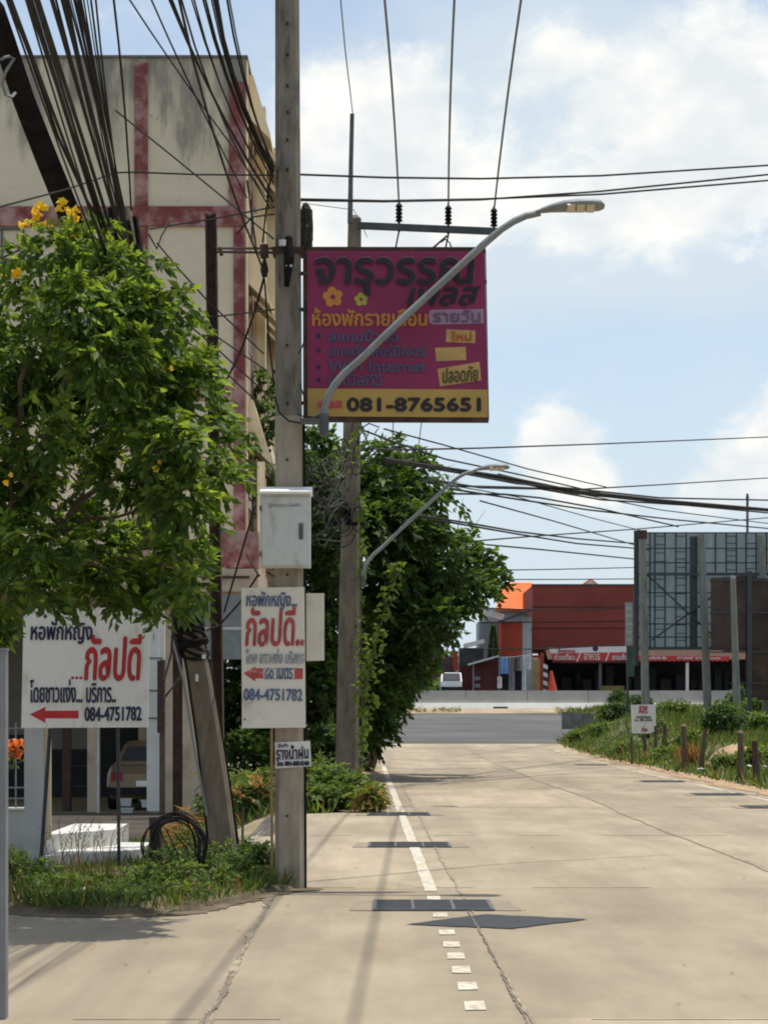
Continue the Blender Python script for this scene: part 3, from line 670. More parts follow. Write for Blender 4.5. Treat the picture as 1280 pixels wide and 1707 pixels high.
# grey control cabinet
def cabinet():
    Y = YP - .22
    a = P(433, 945, Y); b = P(518, 820, Y)
    t = thing('control_cabinet', (a.x + .2, Y + .1, a.z), 'pale grey metal control cabinet with sunlit-white lid strapped to the tall pole', 'cabinet')
    pbox(434, 824, 517, 945, Y, .2).build('body', 'box_paint', t)
    pbox(437, 829, 515, 942, Y - .012, .011).build('door', 'box_paint', t)
    d = MB(); p = P(433, 823, Y - .05); q = P(519.5, 812, Y)
    d.add([(p.x, Y - .05, p.z), (q.x, Y - .05, p.z), (q.x, Y - .05, p.z + .02), (p.x, Y - .05, p.z + .02), (p.x, Y + .22, p.z), (q.x, Y + .22, p.z), (q.x, Y + .22, q.z + .025), (p.x, Y + .22, q.z + .025)],
          [(0, 1, 2, 3), (4, 7, 6, 5), (0, 4, 5, 1), (3, 2, 6, 7), (0, 3, 7, 4), (1, 5, 6, 2)]); d.build('lid', 'box_lid_sunlit', t)
    h = MB(); pbox(498.5, 872, 505.5, 899, Y - .019, .006, h); pbox(500, 876, 504, 895, Y - .027, .007, h); h.build('handle', 'darkgrey', t)
    h = MB()
    for py in (847, 923): pbox(432.5, py - 4, 437, py + 4, Y - .02, .02, h)
    h.build('hinge', 'darkgrey', t)
    text('lettering', 'ตู้ควบคุมไฟฟ้า', 447, 838, 502, 847, Y - .0135, 'galv_dark', t)
    st = MB(); st.box(P(456, 842, Y + .2), P(505, 838, YP + .01)); st.box(P(456, 932, Y + .2), P(505, 928, YP + .01)); st.build('strap', 'darkgrey', t)
cabinet()

# tall white sign with the second board behind it
def sign_b():
    Y = YP - .09
    t = thing('hanging_sign', (P(455, 1213, Y).x, Y, P(455, 1213, Y).z), 'tall white hand-painted sign with red word and short red arrow on the pole', 'sign')
    ppoly([(402.5, 980), (507.5, 978.5), (509.5, 1213), (403.5, 1214)], Y, .02).build('panel', 'signwhite2', t)
    f = Y - .003
    text('lettering', 'หอพักหญิง...', 411, 986, 495, 1016, f, 'blue', t, .8, shear=.12)
    text('lettering', 'กัลปดี..', 410, 1013, 506, 1077, f, 'fadedred', t, 1.3, rise=1, shear=.12)
    text('lettering', 'โดย ชาวแง่ง บริการ', 411, 1082, 507, 1106, f, 'paleblue', t, .5, shear=.1)
    a = MB(); ppoly([(406, 1122.5), (426, 1111), (426, 1114), (439, 1114), (439, 1131), (426, 1131), (426, 1136)], f, .001, a); a.build('arrow', 'fadedred', t); ppoly([(491, 1114), (505, 1114), (505, 1132), (491, 1132)], f, .001).build('arrow_tail', 'fadedred', t)
    text('lettering', '๘๐ เมตร', 442, 1113, 488, 1131, f, 'blue', t, .5)
    mb = MB(); ppoly([(439, 1114), (491, 1114), (491, 1115), (439, 1115)], f, .001, mb); ppoly([(439, 1131), (491, 1131), (491, 1132), (439, 1132)], f, .001, mb); mb.build('outline', 'blue', t)
    text('lettering', '084-4751782', 407, 1148, 504, 1167, f, 'blue', t, .8, rise=-1)
    mb = MB(); mb.tube([P(408, 1199, f - .002), P(408, 1199, f + .01)], .008, 8); mb.build('nail', 'rust', t)
sign_b()
t = thing('wooden_batten', P(453, 1455, YP - .05), 'thin raw wooden batten tied along the left side of the tall pole', 'batten')
mb = MB(); mb.beam(P(453.5, 1452, YP - .055), P(452.5, 972, YP - .055), .022, .022); mb.build('stick', 'wood_warm', t)
Yb = YP + .27
tag(ppoly([(470, 989), (540.5, 989), (540.5, 1101), (470, 1103)], Yb, .018).build('blank_board', 'signwhite2'), 'plain pale board fixed behind the tall pole, its blank edge showing', 'board')
def sign_c():
    Y = YP - .03
    t = thing('small_sign', P(488, 1280, Y), 'small white tilted sign with dark blue lettering nailed low on the tall pole', 'sign')
    ppoly([(458, 1238), (517, 1235), (519, 1277.5), (459, 1281)], Y, .01).build('panel', 'signwhite', t)
    f = Y - .003
    text('lettering', 'รับทำ', 464, 1239.5, 480, 1246, f, 'navy', t, .25, rise=.5)
    text('lettering', 'รางน้ำฝน', 461, 1243, 514, 1265.5, f, 'navy', t, .5, rise=2)
    text('lettering', 'โทร 084-8854240', 462, 1268, 515, 1277, f, 'navy', t, .6, rise=1)
    mb = MB(); ppoly([(460, 1266.5), (516, 1263.5), (516, 1264.3), (460, 1267.3)], f, .001, mb); mb.build('rule', 'navy', t)
sign_c()

# big maroon sign
def big_sign():
    Y = YP + .02
    t = thing('billboard_sign', P(660, 698, Y), 'big square maroon sign with yellow phone band hung beside the tall pole', 'sign')
    # slight lean of the panel: corners as in the photograph
    TL, TR, BR, BL = (512, 418), (808, 418.5), (813.5, 698), (513, 696)
    def q(u, v):
        x = (TL[0] * (1 - u) + TR[0] * u) * (1 - v) + (BL[0] * (1 - u) + BR[0] * u) * v
        y = (TL[1] * (1 - u) + TR[1] * u) * (1 - v) + (BL[1] * (1 - u) + BR[1] * u) * v
        return (x, y)
    vb = .826
    ppoly([q(0, 0), q(1, 0), q(1, vb), q(0, vb)], Y, .035).build('panel', 'magenta', t)
    ppoly([q(0, vb), q(1, vb), q(1, .992), q(0, .992)], Y, .035).build('phone_band', 'mustard', t)
    fr = MB()
    fr.beam(P(511, 416.5, Y + .02), P(809, 417, Y + .02), .05, .014); fr.beam(P(512, 699, Y + .02), P(814, 700, Y + .02), .05, .02)
    fr.beam(P(511, 416, Y + .02), P(511.5, 700, Y + .02), .06, .02); fr.beam(P(809, 417, Y + .02), P(814.3, 700, Y + .02), .005, .05)
    fr.beam(P(511, 470, Y + .065), P(811, 470, Y + .065), .03, .03); fr.beam(P(511, 640, Y + .065), P(812, 640, Y + .065), .03, .03)
    for py in (421, 456, 516, 672): fr.beam(P(497, py, Y + .05), P(513, py, Y + .05), .03, .02)
    fr.build('frame', 'rust', t)
    f = Y - .004
    text('lettering', 'จารุวรรณ', 526, 431, 789, 492, f - .014, 'blackink', t, 1.9, shear=.06)
    text('outline', 'จารุวรรณ', 525.6, 430.2, 789.6, 492.8, f, 'inkpink', t, 2.1, shear=.06)
    text('lettering', 'เพลส', 680, 480, 799, 510, f, 'blackink', t, 1.5, rise=2, shear=.25)
    for cx, cy, r, m in ((555, 495, 17, 'inkgold'), (602, 499, 11.5, 'inkgreen')):
        mb = MB()
        for k in range(5):
            a = math.pi / 2 + k * 2 * math.pi / 5 + .15; px, py = cx + math.cos(a) * r * .6, cy - math.sin(a) * r * .6
            p = P(px, py, f - .0004 * k); rr = r * .42 / F * f
            mb.add([(p.x + rr * math.cos(b), f - .0004 * k, p.z + rr * math.sin(b)) for b in np.linspace(0, 2 * math.pi, 13)[:-1]], [tuple(range(12))])
        p = P(cx, cy, f - .0028); rr = r * .25 / F * f; mb.add([(p.x + rr * math.cos(b), f - .0028, p.z + rr * math.sin(b)) for b in np.linspace(0, 2 * math.pi, 13)[:-1]], [tuple(range(12))], 1)
        mb.build('flower', [m, 'magenta'], t)
    text('lettering', 'ห้องพักรายเดือน', 521, 514, 711, 543, f, 'inkgold', t, 1.2)
    ppoly([(716, 518), (722, 516), (806, 515), (806.5, 539), (722, 541), (716, 538), (714, 528)], f, .002).build('sticker', 'lavender', t)
    text('lettering', 'รายวัน', 722, 516, 800, 537, f - .004, 'inkmauve', t, .5)
    for i, (s, x1, py) in enumerate((('สแกนนิ้วมือ', 663, 550), ('ตกแต่งเฟอร์นิเจอร์', 708, 574), ('WiFi Internet', 709, 602), ('เคเบิลทีวี', 636, 623))):
        text('lettering', s, 548, py, x1, py + (18 if i == 2 else 20), f, 'inkblue', t, .9)
        mb = MB(); p = P(531, py + 10, f); mb.add([(p.x + .019 * math.cos(b), f, p.z + .019 * math.sin(b)) for b in np.linspace(0, 2 * math.pi, 11)[:-1]], [tuple(range(10))]); mb.build('bullet', 'blackink', t)
    for pts, s, m, bx in (([(744, 549), (792, 551), (792, 572), (743, 570)], 'ใหม่', 'inkorange', (752, 553, 786, 568)), ([(725, 580), (776, 578), (777, 600), (727, 602)], None, None, None), ([(729, 615), (799, 603), (802, 634), (733, 644)], 'ปลอดภัย', 'inkdarkgreen', (738, 613, 796, 639))):
        ppoly(pts, f, .002).build('sticker', 'tape', t)
        if s: text('lettering', s, *bx, f - .003, m, t, .5, rise=4 if s == 'ปลอดภัย' else 0)
    text('lettering', '081-8765651', 579, 664, 800, 685, f, 'blackink', t, 1.5)
    ppoly([(527, 674), (540, 665), (540, 669), (570, 668), (570, 680), (540, 681), (540, 684)], f, .001).build('arrow', 'fadedred', t)
big_sign()

# street lamps
def street_lamp(sc, px, py, Y, label, t_name='street_lamp'):
    # sc: pixels of the near lamp to pixels of this one; geometry laid out in the near lamp's own pixels
    def Q(x, y, dy=0): return P(px + (x - 540) * sc, py + (y - 700) * sc, Y) + Vector((0, dy, 0))
    t = thing('street_lamp', Q(540, 700), label, 'street lamp', 'street lamps on the utility poles')
    path = [(540, 716), (540, 700), (541, 682), (547, 660), (558, 641), (574, 622), (600, 600), (640, 561), (690, 514), (740, 468), (780, 431), (812, 402), (836, 382), (856, 369), (876, 360), (900, 354.5)]
    mb = MB(); mb.tube([Q(*p) for p in path], [.031 if i < 12 else .029 for i in range(len(path))], 10); mb.build('arm', 'galv', t, smooth=True)
    # LED head: lofted flat body
    st = [(893, 353.5, 5, .035), (902, 351.5, 8, .045), (918, 348, 12, .07), (938, 345, 16, .11), (962, 343.5, 17.5, .135), (985, 343, 17, .135), (1000, 343.5, 14, .11), (1006.5, 344.5, 6, .06)]
    mb = MB(); n = 14; vs = []
    for x, y, h, wd in st:
        c = Q(x, y)
        for j in range(n):
            a = 2 * math.pi * j / n; up = math.sin(a); hz = h / F * YP * .5 * (1.0 if up > 0 else .75)
            vs.append(c + Vector((0, wd * math.cos(a), hz * up * 1.25)))
    fs = [(i * n + j, i * n + (j + 1) % n, (i + 1) * n + (j + 1) % n, (i + 1) * n + j) for i in range(len(st) - 1) for j in range(n)] + [tuple(range(n)), tuple(range(len(st) * n - 1, len(st) * n - n - 1, -1))]
    mb.add(vs, fs); mb.build('lamp_head', 'galv', t, smooth=True)
    for x in (950, 966, 982):
        mb = MB(); c = Q(x, 351); mb.add([c + Vector((-.033, -.125, .018)), c + Vector((.033, -.125, .018)), c + Vector((.033, -.045, -.028)), c + Vector((-.033, -.045, -.028)), c + Vector((-.033, -.118, .028)), c + Vector((.033, -.118, .028)), c + Vector((.033, -.038, -.018)), c + Vector((-.033, -.038, -.018))],
                         [(0, 1, 2, 3), (7, 6, 5, 4), (0, 4, 5, 1), (3, 2, 6, 7), (0, 3, 7, 4), (1, 5, 6, 2)]); mb.build('led_panel', 'diffuser', t)
    mb = MB(); a = Q(501, 704); b = Q(548, 697); mb.box((a.x, Y - .02, a.z), (b.x, Y + .15, b.z)); mb.tube([Q(540, 726), Q(540, 690)], .042, 8); mb.tube([Q(522, 695), Q(530, 690), Q(534, 700)], .012, 6); mb.build('bracket', 'galv_dark', t)
    return t
street_lamp(1.0, 540, 700, YP - .16, 'large grey street lamp arm crossing in front of the maroon sign')

# ------------------------------------------------------------------ far utility pole with crossarm
Y2 = 34.6
def pole2():
    b = P(577, 1343, Y2); tp = P(591, 362, Y2)
    t = thing('utility_pole', (b.x, Y2 + .15, 0), 'farther concrete utility pole with crossarm wrapped in creeper and wires', 'utility pole')
    mb = MB(); mb.taper((b.x, Y2 + .15, -.3), (tp.x, Y2 + .15, tp.z), .39, .32, .21, .2); mb.build('shaft', 'pole_old', t)
    mb = MB(); mb.taper((tp.x, Y2 + .15, tp.z + .002), (tp.x, Y2 + .15, tp.z + .06), .2, .2, .1, .1); mb.build('cap', 'pole_old', t)
    mb = MB(); a = P(596, 376, Y2 - .03); c = P(829, 386, Y2 - .03); mb.beam(a, c, .1, .1); mb.build('crossarm', 'frame_dark', t)
    mb = MB(); mb.beam(P(745, 393, Y2 - .02), P(722, 413, Y2 + .12), .03, .03); mb.build('brace', 'darkgrey', t)
    for i, (x, y) in enumerate(((665, 378), (747, 382), (823, 386))):
        k = MB(); p = P(x, y - 4, Y2 - .03)
        for j in range(5): k.tube([p + Vector((0, 0, .05 + .058 * j)), p + Vector((0, 0, .095 + .058 * j))], [.062, .036], 10)
        k.tube([p + Vector((0, 0, -.12)), p + Vector((0, 0, .36))], .022, 6); k.build('insulator', 'black_cable', t)
    mb = MB(); mb.tube([P(583.5, 372, Y2 - .05), P(585, 275, Y2 - .05), P(587, 190, Y2 - .05)], [.042, .036, .034], 8); mb.build('mast', 'galv_dark', t)
    # fused wire box and splice hardware
    MB().tube([P(598, 712, Y2 - .05), P(606, 716, Y2 - .05)], .03, 8).build('cable_end', 'black_cable', t); mb = MB(); mb.tube([P(571, 838, Y2 - .15), P(576, 850, Y2 - .2), P(580, 870, Y2 - .15)], [.06, .1, .05], 8); MB().beam(P(560, 872, Y2 - .06), P(607, 874, Y2 - .06), .05, .04).build('cable_bracket', 'black_cable', t)
    mb.build('cable_clamp', 'black_cable', t)
pole2()
street_lamp(.5225, 605, 965, Y2 - .3, 'small distant grey street lamp arm in front of the dark tree', 'street_lamp')
b = P(590, 1262, 50)
t = thing('utility_pole', (b.x, 50, 0), 'thin grey concrete post hidden behind the creeper-wrapped pole', 'utility pole')
mb = MB(); mb.taper((b.x, 50, -.2), (b.x - .05, 50, 7.5), .24, .22, .15, .14); mb.build('shaft', 'pole_old', t)

# ------------------------------------------------------------------ leaning pole and its wrapped cables
YL = 19.7
LEAN = [(380, 1475), (372, 1420), (362, 1330), (350, 1240), (331, 1120), (312, 1030), (285, 860), (256, 690), (229, 520), (203, 346)]
def lean_pole():
    t = thing('leaning_pole', P(380, 1475, YL), 'old leaning concrete pole standing in the weeds beside the black cable ring', 'utility pole')
    mb = MB()
    pts = [P(x, y, YL) for x, y in LEAN]; ws = [.25, .245, .232, .215, .20, .19, .178, .168, .16, .15]
    vs = []
    for p, ww in zip(pts, ws):
        a = ww / 2; k = a * .3
        for x, y in ((-a + k, -a), (a - k, -a), (a, -a + k), (a, a - k), (a - k, a), (-a + k, a), (-a, a - k), (-a, -a + k)): vs.append(p + Vector((x, y + .13, x * .14)))
    fs = [(i * 8 + j, i * 8 + (j + 1) % 8, i * 8 + 8 + (j + 1) % 8, i * 8 + 8 + j) for i in range(len(pts) - 1) for j in range(8)] + [tuple(range(7, -1, -1)), tuple(range(len(vs) - 8, len(vs)))]
    mb.add(vs, fs); mb.build('shaft', 'pole_old', t)
    mb = MB()      # black tarpaulin-like cable wrap
    r = random.Random(6)
    for k in range(26):
        y = 1000 + k * 3.6; x = np.interp(y, [p[1] for p in LEAN[::-1]], [p[0] for p in LEAN[::-1]]); c = P(x, y, YL + .13)
        rr = .112 + r.uniform(0, .022)
        mb.tube([(c.x + rr * math.cos(a), YL + .13 + rr * math.sin(a), c.z + .05 * math.sin(a + k)) for a in np.linspace(0, 2 * math.pi, 15)], .012 + r.random() * .01, 5)
    mb.build('cable_wrap', 'black_cable', t)
    mb = MB()
    for k, (dx, e) in enumerate(((24, .13), (27, .11), (-24, .06))):
        mb.tube([P(x + dx * (1 - .02 * i) - (4 if dx > 0 else -3) * i * .4, y, YL + e) for i, (x, y) in enumerate(LEAN[1:8])], .011 + .005 * (k == 0), 5)
    mb.build('cable', 'black_cable', t)
    mb = MB()
    for k in range(13):
        an = k * .5 - 3.3; pts_ = []
        for (x, y), hw in zip(LEAN[5:], (.125, .118, .11, .1, .095)):
            c = P(x, y, YL + .13); pts_.append((c.x + hw * math.cos(an + y * .002), YL + .13 + hw * math.sin(an + y * .002), c.z + hw * .14 * math.cos(an)))
        pts_ = [Vector(q) for q in pts_]; pts_[-1] = pts_[-2].lerp(pts_[-1], .55 + .5 * ((k * 7) % 13) / 13)
        mb.tube(pts_, .022 + .010 * (k % 3), 5)
    mb.build('cable_sleeve', 'black_cable', t)
    mb = MB(); mb.tube([P(286, 1060, YL - .01), P(305, 1130, YL - .02), P(325, 1250, YL - .02), P(345, 1360, YL)], .012, 6); mb.build('ground_wire', 'galv', t)
    mb = MB(); mb.box(P(326, 1136, YL - .012), P(331, 1124, YL + .02)); mb.box(P(337, 1098, YL - .012), P(343, 1092, YL + .02)); mb.build('sticker', 'signwhite', t)
lean_pole()
def post_hole(): pass
Yh = 20.6
t = thing('steel_post', P(366, 1440, Yh), 'tall dark rusty steel post standing behind the leaning pole', 'post')
mb = MB(); a, b = P(367, 1452, Yh), P(352, 357, Yh)
for dx, w_, d_ in ((-.046, .016, .11), (.046, .016, .11), (0, .076, .014)):
    mb.add([Vector((p.x + dx + sx * w_ / 2, Yh + sy * d_ / 2, p.z)) for p in (a, b) for sx, sy in ((-1, -1), (1, -1), (1, 1), (-1, 1))], [(0, 3, 2, 1), (4, 5, 6, 7), (0, 1, 5, 4), (1, 2, 6, 5), (2, 3, 7, 6), (3, 0, 4, 7)])
mb.build('column', 'rust', t)
mb = MB(); mb.tube([P(352, 360, Yh - .03), P(343, 356, Yh - .03)], .03, 6); mb.build('cap', 'rust', t)
mb = MB(); mb.tube([P(362, 414, Yh - .05), P(456, 414, YP + .12)], .013, 6); mb.tube([P(362, 420, Yh - .05), P(456, 421, YP + .12)], .013, 6)
mb.tube([P(366, 412, Yh - .06), P(370, 426, Yh - .06)], .02, 6); mb.tube([P(440, 408, YP + .1), P(441, 430, YP + .1)], .035, 8)
mb.build('tie_rod', 'rust', t)
mb = MB()
mb.tube([P(441, 430, YP + .12), P(441, 450, YP + .12), P(441, 462, YP + .12)], [.01, .035, .02], 8)
mb.tube([P(440, 464, YP + .1), P(425, 520, YP + .4), P(400, 590, YP + 1.2), P(367, 655, Yh)], .011, 5); mb.build('stay', 'brown_cable', t)

# ------------------------------------------------------------------ planted verge at the left: mound, weeds
bed = [G(-60, 1519), G(15, 1521), (G(80, 1527)), G(150, 1529), G(230, 1528), G(300, 1525), G(345, 1516), G(400, 1505), G(440, 1494), G(457, 1489), G(512, 1484), G(506, 1470), G(470, 1455), G(455, 1436), G(400, 1428), G(300, 1424), G(150, 1424), G(-60, 1424)]
mb = MB(); n = len(bed); c = sum(bed, Vector()) / n
inner = [b.lerp(c, .22) + Vector((0, 0, .10)) for b in bed]
outer = [b + Vector((0, 0, -.005)) for b in bed]
mid = [b + Vector((0, 0, .045)) for b in [o.lerp(c, .03) for o in bed]]
mb.add(outer + mid + inner + [c + Vector((0, 0, .13))], [(i, (i + 1) % n, n + (i + 1) % n, n + i) for i in range(n)] + [(n + i, n + (i + 1) % n, 2 * n + (i + 1) % n, 2 * n + i) for i in range(n)] + [(2 * n + i, 2 * n + (i + 1) % n, 3 * n) for i in range(n)])
structure(mb.build('earth_bed', 'soil'))
mb = MB(); rj = random.Random(14)
for a, b in zip(bed[:10], bed[1:11]):
    for k in range(14):
        p = a.lerp(b, rj.random()); rr_ = rj.uniform(.03, .12); n = 9
        mb.add([(p.x + rr_ * 1.6 * math.cos(2 * math.pi * j / n) * rj.uniform(.6, 1.2), p.y - rj.uniform(0, .12) + rr_ * 1.1 * math.sin(2 * math.pi * j / n) * rj.uniform(.6, 1.2), .0165 + .00003 * len(mb.f)) for j in range(n)], [tuple(range(n))])
structure(mb.build('dirt_spill', 'soil'))
def in_poly(x, y, poly):
    c = False; j = len(poly) - 1
    for i in range(len(poly)):
        xi, yi = poly[i].x, poly[i].y; xj, yj = poly[j].x, poly[j].y
        if (yi > y) != (yj > y) and x < (xj - xi) * (y - yi) / (yj - yi + 1e-12) + xi: c = not c
        j = i
    return c
def scatter(rng, n, x0, x1, y0, y1, ok):
    out = []
    while len(out) < n:
        x, y = rng.uniform(x0, x1), rng.uniform(y0, y1)
        if ok(x, y): out.append((x, y))
    return np.array(out)
def grassmesh(name, pts, hgt, rng, mats, wts, zf, label, cat, width=.006, lean=.35, kind='stuff', parent=None):
    C = np.array([(x, y, zf(x, y)) for x, y in pts]); n = len(C)
    D = rng.normal(size=(n, 3)) * lean; D[:, 2] = 1
    h = hgt * (.4 + rng.random(n) * .9)
    mi = rng.choice(len(mats), n, p=wts)
    o = leafmesh(name, C, D, h, width * (.6 + rng.random(n)), mats, mi, rng, parent, normal_up=0)
    if label: tag(o, label, cat, kind=kind)
    return o
rg = np.random.default_rng(21)
def clumpy(pts, rng, keep, sc):     # thins points so that they stand in patches
    ph = rng.random(4) * 6; v = np.sin(pts[:, 0] * sc + ph[0]) + np.sin(pts[:, 1] * sc * .8 + ph[1]) + np.sin((pts[:, 0] + pts[:, 1]) * sc * 1.7 + ph[2])
    return pts[rng.random(len(pts)) < np.clip(keep + v * .25, .08, 1)]
pts = clumpy(scatter(rg, 17000, -4, -.75, 15.3, 23, lambda x, y: in_poly(x, y, bed)), rg, .6, 4)
grassmesh('grass', pts, .17, rg, ['leaf_e', 'leaf_d', 'leaf_dry'], [.5, .38, .12], lambda x, y: .04, 'short green and dry grass on the earth bed by the leaning pole', 'grass', width=.005, lean=.5)
def weedplant(name, px, py, hgt, spread, n, seed, label, mats=('leaf_d', 'leaf_e'), yf=.5, leaf=.05, k=5, group='leafy weeds in the bed', z=.08, cat='weed', Y=None, base=None):
    p = G(px, py) if base is None else Vector(base); p.z = z if base is None else p.z
    t = thing(name, p, label, cat, group)
    rng = np.random.default_rng(seed); r = random.Random(seed)
    mb = MB()
    for i in range(7):
        a = r.uniform(0, 6.28); q = p + Vector((math.cos(a) * spread * .7, math.sin(a) * spread * .7, hgt * r.uniform(.5, 1)))
        mb.tube([p + Vector((0, 0, -.05)), p.lerp(q, .5) + Vector((0, 0, hgt * .15)), q], [.009, .006, .003], 4)
    mb.build('stem', 'bark', t)
    cs = np.array([(p.x + r.uniform(-.5, .5) * spread, p.y + r.uniform(-.5, .5) * spread, p.z + hgt * r.uniform(.3, .72)) for _ in range(7)]); rs = np.array([spread * r.uniform(.3, .55) for _ in range(7)])
    C, D, T = compound(rng, cs, rs, n, k, leaf * 1.2, leaf, leaf * .25, squash=min(1, hgt / spread * .6), shell=2)
    C[:, 2] = np.maximum(C[:, 2], p.z - .02)
    mi = (T + rng.normal(size=len(T)) * .2 > yf).astype(int)
    leafmesh('foliage', C, D, leaf * (.6 + rng.random(len(C)) * .8), leaf * .24, list(mats), mi, rng, t)
    return t
ws = [(90, 1518, .12, .2, 60), (150, 1520, .10, .2, 60), (225, 1518, .10, .2, 60), (190, 1516, .10, .2, 60), (255, 1500, .2, .24, 110), (350, 1498, .16, .2, 80), (345, 1470, .34, .24, 120), (395, 1470, .3, .2, 90), (330, 1455, .36, .24, 110), (280, 1490, .3, .22, 110), (425, 1490, .12, .16, 60), (30, 1490, .3, .25, 110), (60, 1492, .24, .28, 110), (115, 1502, .16, .22, 70), (165, 1496, .12, .24, 90), (40, 1508, .14, .2, 60), (215, 1500, .12, .24, 90), (120, 1494, .13, .22, 80), (300, 1498, .22, .24, 100), (335, 1480, .30, .25, 120), (260, 1512, .12, .2, 60), (285, 1470, .34, .22, 100), (375, 1492, .2, .22, 90), (245, 1486, .16, .2, 80), (310, 1512, .12, .22, 70), (400, 1484, .22, .18, 80), (200, 1510, .12, .2, 60)]
for i, (x, y, h, s, n) in enumerate(ws):
    if 80 < x < 235: h *= .7
    weedplant('leafy_weed', x, y, h, s, n, 100 + i, 'leafy green weed growing in the earth bed below the white signs', leaf=.045)
weedplant('low_shrub', 432, 1478, .30, .22, 200, 300, 'dark glossy low shrub at the left foot of the tall pole', mats=('leaf_b', 'leaf_d'), yf=.75, leaf=.05, group=None, cat='shrub')
# tall seeding grass beside the white step
mb = MB(); r = random.Random(8); base = G(120, 1484)
for i in range(26):
    p = G(r.uniform(85, 190), r.uniform(1470, 1492)); q = p + Vector((r.uniform(-.16, .22), r.uniform(-.1, .1), r.uniform(.25, .62)))
    mb.tube([p, p.lerp(q, .6) + Vector((-.02, 0, .06)), q], [.004, .003, .002], 3)
    for k in range(4): a = p.lerp(q, .75 + .07 * k); mb.tube([a, a + Vector((r.uniform(-.05, .05), 0, .05))], [.004, .001], 3)
tag(mb.build('seeding_grass', 'leaf_dry'), 'thin tall seeding grass stalks in front of the white concrete steps', 'grass', kind='stuff')
# pale stones at the bed edge
for i, (x, y, r0) in enumerate(((77, 1502, .055), (137, 1505, .06), (30, 1505, .045))):
    r = random.Random(40 + i); mb = MB(); p = G(x, y) + Vector((0, 0, .07)); n = 8; vs = []
    for j in range(5):
        ph = -math.pi / 2 + math.pi * (j + .5) / 5
        for k in range(n):
            a = 2 * math.pi * k / n; q = r0 * r.uniform(.8, 1.2); vs.append(p + Vector((1.3 * q * math.cos(ph) * math.cos(a), q * math.cos(ph) * math.sin(a), .75 * q * math.sin(ph))))
    fs = [(a * n + b, a * n + (b + 1) % n, (a + 1) * n + (b + 1) % n, (a + 1) * n + b) for a in range(4) for b in range(n)] + [tuple(range(n - 1, -1, -1)), tuple(range(4 * n, 5 * n))]
    mb.add(vs, fs); tag(mb.build('stone', 'whiteconc', smooth=True), ['pale rounded stone among weeds below the blue arrow post', 'pale stone in the weeds between the two sign posts', 'small pale stone in weeds nearest the grey edge post'][i], 'stone')

# ------------------------------------------------------------------ white sign on two posts
def sign_a():
    Y = 18.75
    t = thing('post_sign', P(140, 1475, Y), 'wide white hand-painted sign on two thin posts with long red arrow', 'sign')
    ppoly([(40, 1015), (250, 1012), (247, 1212.5), (36, 1213.5)], Y, .025).build('panel', 'signwhite', t)
    f = Y - .003
    text('lettering', 'หอพักหญิง', 52, 1036, 154, 1073, f, 'navy', t, .9, shear=.08)
    text('lettering', 'กัลปดี', 142, 1058, 236, 1134, f, 'red', t, 1.5, shear=.14)
    mb = MB()
    for x in (121.5, 128.5, 135.5):
        p = P(x, 1130, f); mb.add([(p.x + .015 * math.cos(b), f, p.z + .013 * math.sin(b)) for b in np.linspace(0, 2 * math.pi, 9)[:-1]], [tuple(range(8))])
    mb.build('dots', 'red', t)
    text('lettering', 'โดยชาวแง่ง... บริการ..', 51, 1133, 193, 1171, f, 'navy', t, .7, shear=.05)
    ppoly([(50, 1191), (76, 1178.5), (76, 1185), (131.5, 1184.5), (131.5, 1197.5), (76, 1197.5), (76, 1205)], f, .001).build('arrow', 'red', t)
    text('lettering', '084-4751782', 142, 1179, 236, 1202, f, 'navy', t, .8, rise=1)
    mb = MB(); mb.tube([P(84, 1214, Y + .04), P(66, 1478, Y + .04)], .018, 8); mb.build('post', 'navypipe', t)
    mb = MB(); mb.tube([P(197, 1214, Y + .04), P(199, 1480, Y + .04)], .015, 8); mb.build('post', 'navypipe', t)
    mb = MB(); mb.beam(P(38, 1030, Y + .04), P(249, 1030, Y + .04), .03, .03); mb.beam(P(38, 1200, Y + .04), P(247, 1200, Y + .04), .03, .03); mb.build('batten', 'wood', t)
sign_a()
# thin dark stake right of the leaning pole
t = thing('iron_stake', G(404, 1452), 'thin dark iron stake between the leaning pole and the tall pole', 'stake')
mb = MB(); q = G(404, 1452); mb.tube([q + Vector((0, 0, -.1)), P(405, 1345, q.y)], .013, 6); mb.build('rod', 'bark', t)
# ring of cable hanging on a stump
q = G(260, 1482); Yc = q.y
t = thing('wooden_stump', (q.x, Yc, 0), 'dark short wooden stump carrying the ring of black cable', 'stump')
mb = MB(); mb.tube([(q.x, Yc, -.1), (q.x + .01, Yc, .3), P(258, 1362, Yc)], [.06, .055, .05], 8); mb.build('trunk', 'rust', t)
r = random.Random(31); mb = MB(); c = P(293, 1417, Yc - .09)
for k in range(13):
    rx = (47 + r.uniform(-13, 9)) / F * Yc; rz = (56 + r.uniform(-16, 7)) / F * Yc; ox, oz = r.uniform(-.03, .03), r.uniform(-.015, .05); a0 = r.uniform(0, 6)
    mb.tube([(c.x + ox + rx * math.cos(a), c.y + .05 * math.sin(a * 2 + a0) + r.uniform(-.008, .008), c.z + oz + rz * math.sin(a)) for a in np.linspace(0, 2 * math.pi, 32)], .006 + r.random() * .003, 5)
for k in range(4):
    x0 = 262 + 14 * k; mb.tube([P(x0, 1372 + 8 * k, Yc - .1), P(x0 + 22, 1420 + r.uniform(-9, 9), Yc - .12), P(x0 + 26, 1455, Yc - .1)], .006, 4)
tag(mb.build('cable_ring', 'brown_cable'), 'ring of coiled black cable leaning on the stump in the weeds', 'cable coil')
